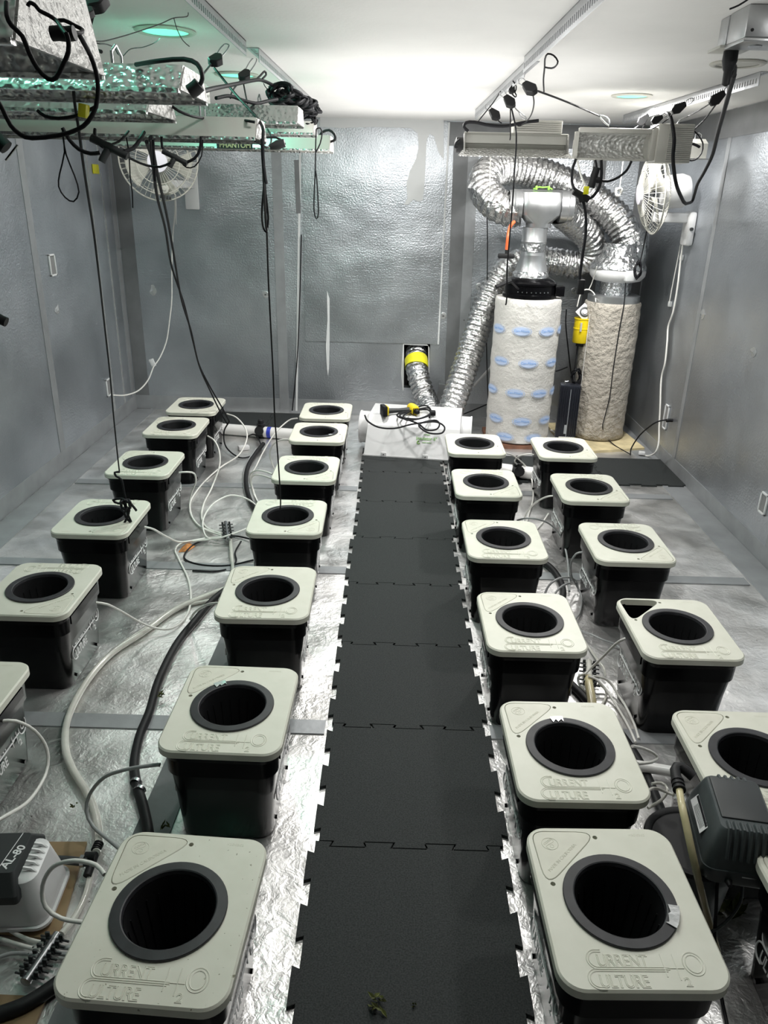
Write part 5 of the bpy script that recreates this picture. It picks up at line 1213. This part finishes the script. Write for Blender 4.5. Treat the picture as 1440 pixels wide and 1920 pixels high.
# ------------------------------------------------------------------ rope ratchets, hooks and ropes
def ratchet(px, py, y, hook, hy, lab, ang=0, s=1.0, low=None, ly=None):
    """black rope ratchet body with a wire hook up to the pixel 'hook'"""
    c_ = py_(px, py, y); h_ = py_(*hook, hy); d = (h_-c_).normalized()
    t = thing('rope_ratchet', c_-Vector((0,0,.04*s)), lab, 'rope ratchet', 'black rope ratchets hanging from the ceiling rails')
    M = T(c_) @ Vector((0,0,1)).rotation_difference(d).to_matrix().to_4x4() @ Matrix.Scale(s*.82, 4)
    mb = MB(); o_ = rounded_poly([(-.016,.05,.01),(-.034,-.018,.012),(-.014,-.052,.012),(.018,-.050,.012),(.034,-.012,.012),(.016,.05,.01)], 3)
    mb.plate(o_, [], -.014, .014, bev=.004, M=M @ R(90,'X')); mb.part('ratchet_body', 'black_rubber', t, True)
    p0 = c_+d*.045*s; sd = d.cross(Vector((0,1,0))).normalized()*.011*s; L = (h_-p0).length
    mb = MB(); mb.tube(smooth([p0+sd, p0+sd*1.2+d*L*.6, h_+sd*.8, h_+d*.008, h_-sd*.8, p0-sd*1.2+d*L*.6, p0-sd], .008), .0026, 6); mb.part('wire_hook', 'steel', t, True)
    return c_
def rope(pts, lab, r=.0035, m='cord_black', name='rope', cat='rope'):
    return cordo(name, pts, r, m, lab, cat, n=6)
ratchet(405, 112, 3.3, (425, 84), 3.45, 'black rope ratchet hooked to the left rail, left of the green ceiling lamp')
ratchet(459, 141, 4.0, (478, 110), 4.15, 'black rope ratchet hooked at the start of the second left rail')
ratchet(180, -3, 1.55, (184, -40), 1.6, 'black rope ratchet cut off by the top edge above the nearest hood', s=.8)
ratchet(164, 24, 1.5, (176, 4), 1.55, 'small black ratchet hook just above the nearest hood', s=.45)
ratchet(993, 165, 3.9, (975, 150), 3.95, 'black rope ratchet on the right rail with a long rope slanting right')
ratchet(955, 190, 4.6, (940, 172), 4.65, 'black rope ratchet in the knotted bunch on the right rail')
ratchet(927, 214, 5.0, (912, 198), 5.05, 'small black rope ratchet left of the knotted bunch, above the smooth hood')
ratchet(1206, 224, 5.2, (1226, 205), 5.2, 'black rope ratchet above the middle of the dimpled hood', s=.9)
ratchet(1273, 202, 4.9, (1298, 187), 4.9, 'black rope ratchet on the wall-side rail above the ribbed ballast')
ratchet(1345, 184, 4.4, (1368, 165), 4.4, 'black rope ratchet at the right, rope slanting down to the hoods')
ratchet(1232, 224, 5.0, (1250, 214), 5.0, 'black ratchet leaning against the ribbed ballast', s=.8)
ratchet(960, 168, 4.4, (965, 150), 4.45, 'black rope lock at the top of the knotted bunch on the right rail', s=.6)
H_ = hang
rope(H_([(397,118,3.3),(385,134,3.0),(372,150,2.6)]), 'short rope from the left ratchet to the second hood')
rope(H_([(402,128,3.3),(440,175,3.1),(487,228,2.5),(493,260,2.42),(493,290,2.42),(497,330,2.42),(500,345,2.42)]), 'black rope slanting from the left ratchet down past the long grey hood end', .0045)
rope(H_([(456,154,4.0),(460,175,3.8),(464,194,3.4)]), 'thin rope from the second left ratchet to the hood below')
rope(H_([(452,150,4.0),(445,158,3.8),(435,172,3.5),(432,184,3.4)]), 'steel hook rope below the second left ratchet')
rope(H_([(180,4,1.55),(172,18,1.52),(164,28,1.5)]), 'rope between the two ratchets above the nearest hood')
rope(H_([(178,6,1.55),(170,40,1.56),(160,75,1.6),(156,86,1.62)]), 'rope from the cut-off ratchet down behind the nearest hood', .004)
rope(H_([(158,28,1.5),(150,38,1.45),(140,46,1.42)]), 'green metal hook above the end cap of the nearest hood', .003, 'green_clip')
rope(H_([(1001,168,3.9),(1060,190,4.3),(1118,215,4.9),(1124,218,4.95)]), 'long black rope slanting from the right rail to the dimpled hood', .0045)
rope(H_([(1124,216,4.95),(1133,218,4.98),(1141,224,5.0),(1142,236,5.02),(1130,226,5.0),(1124,218,4.95)]), 'steel snap hook at the left end of the dimpled hood', .004, 'steel', 'snap_hook', 'hook')
rope(H_([(999,174,3.9),(1001,195,4.1),(996,215,4.5),(985,230,4.9),(972,236,5.0),(965,228,5.0)]), 'rope tail looping down from the right rail ratchet')
rope(H_([(938,172,4.65),(925,192,4.9),(905,217,5.0),(896,228,5.05)]), 'rope slanting left from the right rail to the smooth hood')
rope(H_([(957,203,4.6),(957,230,4.6),(957,255,4.6),(956,263,4.6)]), 'short black rope end in front of the smooth hood')
rope(H_([(959,203,4.6),(964,225,4.6),(968,250,4.6),(967,290,4.6),(964,330,4.6),(961,380,4.6),(955,450,4.6),(951,500,4.6),(950,560,4.6),(948,572,4.6)]), 'long thin black rope hanging from the right rail past the black T-handle', .0045)
rope(H_([(932,222,5.0),(936,228,5.0),(941,231,5.0)]), 'knotted rope end under the small right ratchet')
rope(H_([(963,198,4.6),(969,206,4.7),(975,210,4.8),(986,220,4.85),(986,224,4.85),(978,220,4.85),(972,208,4.8)]), 'small steel snap hook right of the knotted bunch', .0035, 'steel', 'snap_hook', 'hook')
rope(H_([(962,152,4.3),(968,162,4.35),(966,172,4.4),(961,166,4.4),(968,178,4.4),(966,182,4.4),(960,176,4.4)]), 'small loops of rope at the top of the knotted bunch')
rope(H_([(1200,232,5.2),(1194,238,5.2),(1186,243,5.2)]), 'left rope end under the ratchet above the dimpled hood')
rope(H_([(1210,232,5.2),(1206,238,5.2),(1203,244,5.2)]), 'right rope end under the ratchet above the dimpled hood')
rope(H_([(1262,208,4.9),(1258,218,4.95),(1240,232,5.0),(1222,242,5.0)]), 'rope from the wall-side ratchet to the dimpled hood')
rope(H_([(1338,190,4.4),(1312,206,4.7),(1290,218,5.0)]), 'upper rope slanting left from the rightmost ratchet')
rope(H_([(1344,194,4.4),(1320,225,4.8),(1295,250,5.2),(1280,275,5.3),(1278,290,5.3),(1290,300,5.3),(1303,300,5.3),(1315,288,5.3),(1318,270,5.3),(1308,252,5.2),(1290,238,5.2),(1275,232,5.1)]), 'black rope from the rightmost ratchet ending in a loop before the right wall', .0045)
rope(H_([(1290,218,5.0),(1276,224,5.0),(1270,232,5.0)]), 'steel snap hook above the ribbed ballast', .004, 'steel', 'snap_hook', 'hook')
rope(H_([(1035,138,3.6),(1025,125,3.6),(1028,112,3.6),(1040,102,3.5),(1047,110,3.5),(1042,124,3.55),(1024,127,3.6),(1022,118,3.6),(1026,104,3.5)]) if False else H_([(1020,172,3.8),(1019,150,3.7),(1021,127,3.6),(1022,110,3.5),(1027,101,3.45),(1038,104,3.45),(1046,115,3.45),(1042,124,3.5),(1034,128,3.55),(1021,126,3.6)]), 'thin black cord looped through the slotted right rail', .0035)

# cords on the left
def bc(pts, lab, r=.008, m='cord_black'):
    my = sum(p[2] for p in pts)/len(pts); r *= .40 if my < 1.4 else .5 if my < 2.0 else .62 if my < 2.7 else .8 if my < 4.2 else .9
    return cordo('black_cable' if m == 'cord_black' else 'white_cable', H_(pts), r, m, lab, 'cord', n=8)
bc([(12,5,1.02),(13,30,1.0),(22,48,1.0),(42,68,1.0),(55,100,1.0),(70,128,1.0),(90,148,1.0),(105,146,1.0),(118,122,1.0),(128,98,1.0),(128,75,1.0),(124,62,1.0)], 'thick black cord drooping in a U before the nearest hood', .0068)
bc([(52,12,1.1),(56,5,1.1),(66,10,1.1),(74,20,1.1),(90,28,1.1),(105,38,1.1),(115,52,1.05),(124,64,1.02)], 'black cord along the upper edge of the nearest hood end cap', .0062)
bc([(104,40,1.15),(120,38,1.15),(140,48,1.15),(155,56,1.15),(150,62,1.12),(130,60,1.1),(112,62,1.1)], 'black cord loop bunched at the top of the nearest hood end cap', .0062)
mb = MB(); mb.tube([py_(97,63,1.08), py_(110,62,1.08), py_(124,64,1.08), py_(140,62,1.08)], .0085, 12); mb.solo('cord_coupler', 'black_rubber', 'fat black cord coupler in front of the nearest hood end cap', 'coupler')
bc([(148,64,1.12),(158,82,1.13),(170,105,1.15),(180,135,1.15),(184,165,1.15),(180,200,1.15),(165,228,1.15),(145,243,1.15),(110,254,1.15),(60,259,1.15),(38,252,1.15),(20,235,1.15),(5,205,1.15),(-4,190,1.15)], 'long black cord sweeping in a big curve below the left hoods', .0078)
bc([(166,103,1.75),(180,95,1.74),(190,97,1.73)], 'bit of black cord behind the nearest hood', .007)
bc([(255,121,1.75),(300,114,1.66),(345,111,1.65),(370,120,1.62),(379,140,1.60),(377,155,1.60),(368,168,1.60)], 'black cord curving over the end of the second hood', .0085)
mb = MB(); mb.tube([py_(374,158,1.6), py_(366,166,1.6), py_(356,173,1.6)], .013, 12); mb.solo('cord_coupler', 'black_rubber', 'ribbed black cord coupler at the end of the second hood', 'coupler')
bc([(285,176,2.2),(330,176,2.2),(372,173,2.3),(400,166,2.6),(440,158,3.0),(480,150,3.3),(495,152,3.4),(512,160,3.5),(525,168,3.6)], 'black cord running from the second hood over to the cord heap', .008)
bc([(318,196,2.3),(335,208,2.3),(360,218,2.35),(390,222,2.5),(430,221,2.7),(460,226,2.45),(478,229,2.42)], 'black cord draped over the long grey hood', .006)
bc([(405,184,3.1),(430,180,3.2),(455,188,3.25),(480,194,3.3),(500,190,3.35),(520,186,3.4)], 'black cord from the finned ballast to the cord heap', .008)
bc([(70,207,1.95),(85,218,1.95),(110,222,1.95),(140,218,1.95),(155,212,1.95),(170,205,1.95),(180,200,1.95)], 'black cord bowing under the flat dimpled hood with a yellow tag', .008)
mb = MB(); mb.box(-.009,.009,-.012,.012,-.014,.014, T(py_(157,208,1.93)) @ R(10,'Y'), .002); mb.solo('cable_tag', 'yellow_tape', 'yellow tape tag on the cord under the flat dimpled hood', 'tag')
bc([(117,240,2.0),(130,262,2.0),(148,280,2.0),(170,288,2.0),(188,286,2.0)], 'black cord drooping from the long hood to the branch connector', .0075)
bc([(178,243,2.3),(178,258,2.25),(186,270,2.2),(195,276,2.2)], 'black cord dropping to the branch connector left of the wall fan', .0075)
bc([(232,284,2.2),(250,278,2.25),(262,262,2.3),(270,248,2.35)], 'black cord rising from the branch connector to the long hood', .0085)
bc([(205,272,2.2),(222,266,2.25),(233,256,2.3),(241,246,2.35)], 'thinner grey-black cord above the branch connector', .005)
bc([(228,286,2.2),(250,300,2.3),(275,310,2.35),(300,313,2.35),(320,305,2.35)], 'grey cord linking the two branch connectors across the fan', .0055)
bc([(303,256,2.4),(304,275,2.4),(312,287,2.4)], 'black cord dropping to the right branch connector', .006)
bc([(377,256,2.4),(375,280,2.4),(365,297,2.4),(348,305,2.4)], 'black cord rising from the right branch connector', .0065)
bc([(380,262,2.4),(378,292,2.4),(365,312,2.4),(350,314,2.4),(341,306,2.4)], 'thin grey cord loop right of the right branch connector', .003)
def branch(p, y, lab, k=1.0):
    c0 = py_(*p, y); t = thing('branch_connector', c0-Vector((0,0,.03)), lab, 'connector')
    d = Vector((.9,0,-.42)).normalized(); mb = MB()
    mb.tube([c0-d*.062*k, c0-d*.02*k, c0, c0+d*.02*k, c0+d*.062*k], .013*k, 10, rf=lambda i, n: (.013, .012, .015, .012, .013)[i]*k); mb.tube([c0, c0+Vector((-.018,-.01,-.03))*k, c0+Vector((-.026,-.012,-.045))*k], .012*k, 10)
    mb.part('connector_body', 'dark_grey_plastic', t, True, ang=40)
branch((205, 276), 2.2, 'black three-way cord connector left of the left wall fan', .8)
branch((328, 295), 2.4, 'black three-way cord connector before the left wall fan', .6)
bc([(140,150,1.9),(138,170,1.9),(141,200,1.95),(148,245,2.0),(155,300,2.1),(164,360,2.25),(175,430,2.45),(186,520,2.7),(196,610,3.0),(206,700,3.25),(213,780,3.45),(220,850,3.6),(224,885,3.64)], 'long thick black rope hanging down the left side to the fourth bucket', .0055)
# knotted tail over the pot
kp = [(224,885,3.64),(215,886,3.62),(218,893,3.62),(228,900,3.62),(233,925,3.62),(235,940,3.62),(222,944,3.62),(212,938,3.6),(228,935,3.6),(245,944,3.6),(256,958,3.6),(250,950,3.6),(236,940,3.6),(240,965,3.6),(246,978,3.6),(240,975,3.6),(233,962,3.6),(243,952,3.6),(238,972,3.6),(229,986,3.6)]
bc(kp, 'knotted tail of the black rope dangling over the bucket pot', .0075)
bundle('cable_bundle', py_(236, 946, 3.6), .045, .03, 3, .006, 'small knot of black cord just above the pot of the left wall bucket', 8)
bc([(275,266,2.4),(285,300,2.8),(295,370,3.4),(310,430,4.0),(322,500,4.6),(345,570,5.0),(362,640,5.3),(375,690,5.5),(395,735,5.7),(412,770,5.8),(426,795,5.85),(424,815,5.8),(410,840,5.7)][:11], 'left of two black cords slanting down to the far left floor', .0065)
bc([(282,258,2.4),(296,330,3.0),(312,400,3.7),(323,460,4.3),(340,560,4.9),(358,620,5.2),(372,680,5.5),(392,722,5.6),(415,762,5.7),(430,790,5.8)], 'right of two black cords slanting down to the far left floor', .0065)
cordo('black_cable', H_([(430,790,5.8)])+fl([(420,810,.14),(424,838,.04),(450,858,.01),(478,852,.01),(490,838,.02),(478,815,.05),(460,820,.03)]), .006, 'cord_black', 'black cord end coiling on the floor beside the white connector', 'cord')
mb = MB(); mb.box(-.045,.045,-.03,.03,0,.035, T(pz(457,843,.0015)) @ R(25,'Z'), .008); mb.solo('white_connector', 'white_paint', 'white plug strip lying on the floor near the far left pipe', 'connector')
bc([(252,250,3.0),(245,300,3.0),(247,350,3.0),(249,388,3.0),(249,392,3.0)] if False else [(236,252,2.5),(242,290,2.5),(244,330,2.5),(248,360,2.5),(249,390,2.5)], 'short crinkled black cord hanging left of the wall fan', .0032)
bc([(117,245,2.1),(121,285,2.1),(112,325,2.1),(110,350,2.1),(122,370,2.1),(138,378,2.1),(148,360,2.1),(140,330,2.1),(124,290,2.1),(117,250,2.1)], 'thin black teardrop cord loop hanging by the left wall', .0032)
bc([(287,262,2.4),(289,300,2.4),(291,340,2.4)], 'short black cord before the left fan centre', .006)
bc([(172,245,6.9),(176,320,6.9),(186,420,6.9),(194,470,6.9)], 'thin dark wire on the left wall near the corner', .006)
mb = MB(); mb.box(-.003,.003,-.07,.06,-.035,.035, T(pxx(180,317,XL+.006)), .001); mb.solo('yellow_note', 'yellow_tape', 'yellow tape square on the left wall near the corner', 'tape')
# middle cords
bc([(493,262,2.42),(494,330,2.6),(497,400,2.9),(500,432,3.0),(503,410,3.0),(498,360,2.9),(496,340,2.8),(491,400,2.9),(494,428,3.0),(500,436,3.0)], 'narrow doubled black cord loop left of the white wall seam', .0045)
bc([(490,262,2.42),(494,330,2.7),(500,430,3.1),(503,520,3.35),(508,620,3.5),(512,700,3.55),(515,780,3.6),(519,830,3.65),(522,870,3.66),(526,935,3.7),(525,960,3.7)], 'long thin black cord hanging down onto the fourth aisle bucket', .0045)
bc([(565,440,7.15),(562,560,7.15),(558,660,7.14),(553,720,7.12),(548,770,7.1)], 'thin grey-black wire running down the back wall seam', .006)
bc([(593,242,3.8),(592,270,3.8),(591,320,3.8),(589,370,3.8),(589,395,3.8),(593,410,3.8),(597,400,3.8),(595,350,3.8),(592,320,3.8)], 'doubled black cord loop hanging from the right end of the left hoods', .0038)
bc([(593,242,3.8),(600,240,3.8),(604,250,3.8),(600,270,3.8),(592,286,3.8)], 'small black cord bow at the right end of the left hoods', .0038)
bc([(598,258,4.86),(604,248,4.86),(617,244,4.82),(627,252,4.8),(628,262,4.8),(619,266,4.82)], 'black cord hooking round the end of the farthest left hood', .008)
bc([(502,243,2.9),(508,255,2.8),(508,268,2.7),(500,276,2.6),(478,264,2.5)], 'black cord hanging under the end of the long grey hood', .0055)
mb = MB(); mb.tube([py_(506,276,2.6), py_(520,272,2.6), py_(534,268,2.6)], .013, 12, rf=lambda i, n: (.008,.014,.012)[i]); mb.solo('cord_plug', 'dark_grey_plastic', 'dark grey plug hanging below the end of the long grey hood', 'plug')
bc([(500,258,2.6),(518,258,2.62),(532,266,2.62),(534,270,2.6)], 'black cord over the dark grey hanging plug', .005)
for k, (q, yy, rx, rz_, n_, s_) in enumerate((((540,186),3.55,.10,.035,7,3), ((562,196),3.7,.10,.035,7,4), ((525,176),3.5,.07,.04,5,6), ((578,205),3.85,.07,.035,5,12))):
    bundle('cable_bundle', py_(*q, yy)-Vector((0,0,.0)), rx, rz_, n_, .0065, ['middle tangle of black cords heaped on the left hoods', 'tangle of black cords under the left rail, second from right', 'leftmost tangle of black cords on top of the left hoods', 'rightmost tangle of black cords at the end of the left rail'][k], s_)
bundle('cable_bundle', py_(577, 226, 3.8), .055, .022, 5, .0035, 'open loops of thin black cord beside the end of the left hoods', 15)
for k, (a_, b_) in enumerate(((( 520,172),(585,208)), ((515,180),(580,212)), ((530,170),(592,206)))):
    bc([(*a_, 3.5), ((a_[0]+b_[0])/2, (a_[1]+b_[1])/2+4-4*k, 3.7), (*b_, 3.95)], ['lowest', 'upper', 'topmost'][k]+' of the straight black cords lying along the heap under the left rail', .010)
bc([(480,150,3.3),(488,142,3.4),(496,134,3.5),(499,140,3.5),(492,148,3.4)], 'twisted cord tie sticking up left of the cord heap', .005)
bc([(494,156,3.5),(500,166,3.5),(512,170,3.5),(516,160,3.5)], 'thin black wire loop left of the cord heap', .002)
# thin wire across the upper left
bc([(161,82,1.9),(170,80,1.9),(172,86,1.9),(178,78,1.9),(200,76,2.0),(250,62,2.2),(300,45,2.4),(325,34,2.5),(345,32,2.6),(352,30,2.65),(353,24,2.7)], 'thin black wire stretched to the left rail', .0022)
bc([(178,80,1.9),(186,82,1.9),(200,83,2.0),(215,90,2.1),(220,100,2.15),(230,105,2.2),(245,92,2.4),(270,88,2.7),(290,80,3.0),(300,72,3.3)], 'thin black wire sagging towards the green ceiling lamp', .0022)
bc([(326,34,2.5),(332,55,2.6),(343,76,2.7),(355,87,2.75)], 'thin black wire end hanging from the stretched wire', .0022)
# plug at the left edge
t = thing('cord_plug', py_(6,270,1.6), 'black three-pin plug hanging at the left photo edge', 'plug')
p0 = py_(-6,260,1.6); p1 = py_(12,277,1.6); d = (p1-p0).normalized()
mb = MB(); mb.tube([p0, p1], .014, 12); mb.part('plug_body', 'black_rubber', t, True)
mb = MB()
for k in (-1, 0, 1): mb.box(-.0015,.0015,-.002,.002,-.012,.012, T(p1+d*.012+Vector((.005*k,0,.005*k))) @ R(45,'Y'))
mb.part('pins', 'steel', t, True)
mb = MB(); mb.tube([py_(-8,594,2.2), py_(3,600,2.2), py_(12,604,2.2)], .014, 12); mb.solo('cord_plug', 'black_rubber', 'black cord end poking in at the left photo edge, halfway up the wall', 'plug')

# cords on the right
bc([(862,262,5.05),(855,268,5.05),(854,276,5.05),(858,276,5.05)], 'black cord end at the left of the smooth right hood', .009)
bc([(878,246,5.0),(870,238,5.0),(874,230,5.0),(890,229,5.0),(920,235,5.0),(950,236,5.0),(980,230,5.0),(1010,226,5.0)], 'black cord running along the top of the smooth right hood', .010)
bc([(1080,298,5.0),(1073,320,5.0),(1073,345,5.0),(1080,358,5.0)], 'black cord dropping from the gap between the right hoods', .009)
bc([(1082,300,5.0),(1088,325,5.0),(1096,345,5.0),(1100,352,5.0)], 'white cord dropping between the right hoods', .006, 'tube_white')
bc([(1127,300,5.0),(1128,325,5.0),(1124,350,5.0),(1112,368,5.0),(1104,372,5.0)], 'black cord bowing under the dimpled hood', .010)
bc([(1184,302,5.0),(1176,318,5.0),(1160,332,5.0),(1140,340,5.0),(1125,338,5.0)], 'black and white cord curving under the dimpled hood to the right', .008)
bc([(1116,300,5.0),(1118,308,5.0),(1119,316,5.0)], 'short black cord above the vertical connector', .007)
mb = MB(); mb.tube([py_(1119,314,5.0), py_(1114,330,5.0), py_(1108,352,5.0)], .022, 12); mb.tube([py_(1112,336,5.0), py_(1124,338,5.0)], .018, 10); mb.solo('branch_connector', 'black_rubber', 'black connector hanging upright under the dimpled right hood', 'connector')
mb = MB(); mb.tube([py_(1076,358,5.0), py_(1090,366,5.0), py_(1104,374,5.0)], .022, 12); mb.tube([py_(1090,366,5.0), py_(1093,378,5.0)], .022, 10); mb.solo('branch_connector', 'black_rubber', 'black three-way connector below the right hoods', 'connector')
mb = MB(); mb.box(-.014,.014,-.01,.01,-.022,.022, T(py_(1099,357,4.96)), .002); mb.solo('cable_tag', 'yellow_tape', 'yellow tape tag between the two right hood connectors', 'tag')
bc([(1093,376,5.0),(1098,400,5.0),(1098,440,5.0),(1092,480,5.0),(1088,510,5.0),(1087,528,5.0)], 'thick black cord hanging from the right connector to a black socket', .010)
mb = MB(); mb.box(-.022,.022,-.018,.018,-.045,.045, T(py_(1089,538,5.0)), .006); mb.solo('cord_socket', 'black_rubber', 'black rectangular socket hanging in front of the canister', 'socket')
bc([(1168,303,5.4),(1165,330,5.4),(1162,352,5.4)], 'white string hanging behind the dimpled right hood', .004, 'tube_white')
bundle('cable_bundle', py_(1160, 360, 5.4), .03, .03, 4, .005, 'knot of white string with black ends before the high duct', 19, 'tube_white')
bc([(920,284,5.14),(919,330,5.14),(919,370,5.14)], 'white string in front of the left bend of the high duct', .004, 'tube_white')
bc([(913,380,6.9),(914,480,6.9),(912,600,6.9),(913,680,6.9),(916,760,6.9),(920,800,6.8)], 'thin black wire hanging left of the white filter', .005)
bc([(1240,215,5.2),(1250,212,5.0),(1258,222,4.95),(1264,260,4.9),(1262,300,4.9),(1268,345,4.9),(1280,375,5.2),(1286,382,5.4)], 'thick grey cord hanging before the ribbed ballast to the fan bracket', .012)
bc([(1376,140,3.2),(1368,170,3.5),(1357,210,3.9),(1346,250,4.4),(1336,290,4.8),(1322,320,5.1),(1308,345,5.4),(1302,365,5.7),(1297,378,5.8),(1286,382,5.6)], 'thick black cord from the ceiling plug slanting down to the right fan', .011)
bc([(1282,270,5.3),(1300,270,5.3),(1312,276,5.3)], 'bit of black cord before the pale hood end', .009)
bc([(1368,17,2.6),(1385,10,2.6),(1404,-2,2.6)], 'thin dark cord on the ceiling above the metal boxes', .004)

# metal junction boxes with plug
def jbox(x0, x1, y0, y1, z0, lab, plate_=True, cat='junction box'):
    t = thing('junction_box', ((x0+x1)/2, (y0+y1)/2, z0), lab, cat)
    mb = MB(); mb.box(x0, x1, y0, y1, z0, CEIL-.0006, bev=.004); b_ = mb.part('box_body', 'galvanised', t, True)
    mb = MB()
    for xx, zz in ((x0+.02, z0+.02), ((x0+x1)/2, z0+.035)): mb.lathe([(.005,0),(.005,.002)], 8, T((xx, y0, zz)) @ R(90,'X'))
    mb.part('screw_hole', 'dark_hole', b_, True)
    return t
jc = py_(1372, 88, 3.0)
t = jbox(jc.x-.025, jc.x+.055, 3.0, 3.07, jc.z+.004, 'small galvanised box on the ceiling with the black plug below it')
mb = MB(); mb.box(jc.x-.045, jc.x+.07, 2.985, 3.10, jc.z-.006, jc.z+.003, bev=.002); mb.part('cover_plate', 'cream_metal', t, True)
kc = py_(1400, 72, 2.85)
t = jbox(kc.x-.015, kc.x+.20, 2.83, 2.98, kc.z, 'larger galvanised box with knockout holes at the upper right corner')
mb = MB(); mb.box(kc.x-.018, kc.x+.203, 2.827, 2.983, kc.z-.012, kc.z-.0005, bev=.003); mb.part('cover_plate', 'galvanised', t, True)
mb = MB()
for xx in (.05, .13): mb.lathe([(.022,0),(.022,-.002)], 20, T((kc.x+xx, 2.90, kc.z-.0125)))
mb.part('knockout', 'steel', t, True)
pc_ = Vector((jc.x+.012, 3.03, jc.z-.007))
t = thing('power_plug', pc_-Vector((0,0,.10)), 'large black plug pushed up into the small ceiling box', 'plug')
mb = MB(); mb.lathe([(.024,0),(.025,-.03),(.018,-.055),(.014,-.062),(.013,-.10),(.008,-.104)], 20, T(pc_)); mb.part('plug_body', 'black_rubber', t, True)
cordo('black_cable', [pc_+Vector((0,0,-.10)), py_(1376,125,3.1), py_(1376,140,3.2)], .009, 'cord_black', 'top stretch of black cord right below the ceiling plug', 'cord')
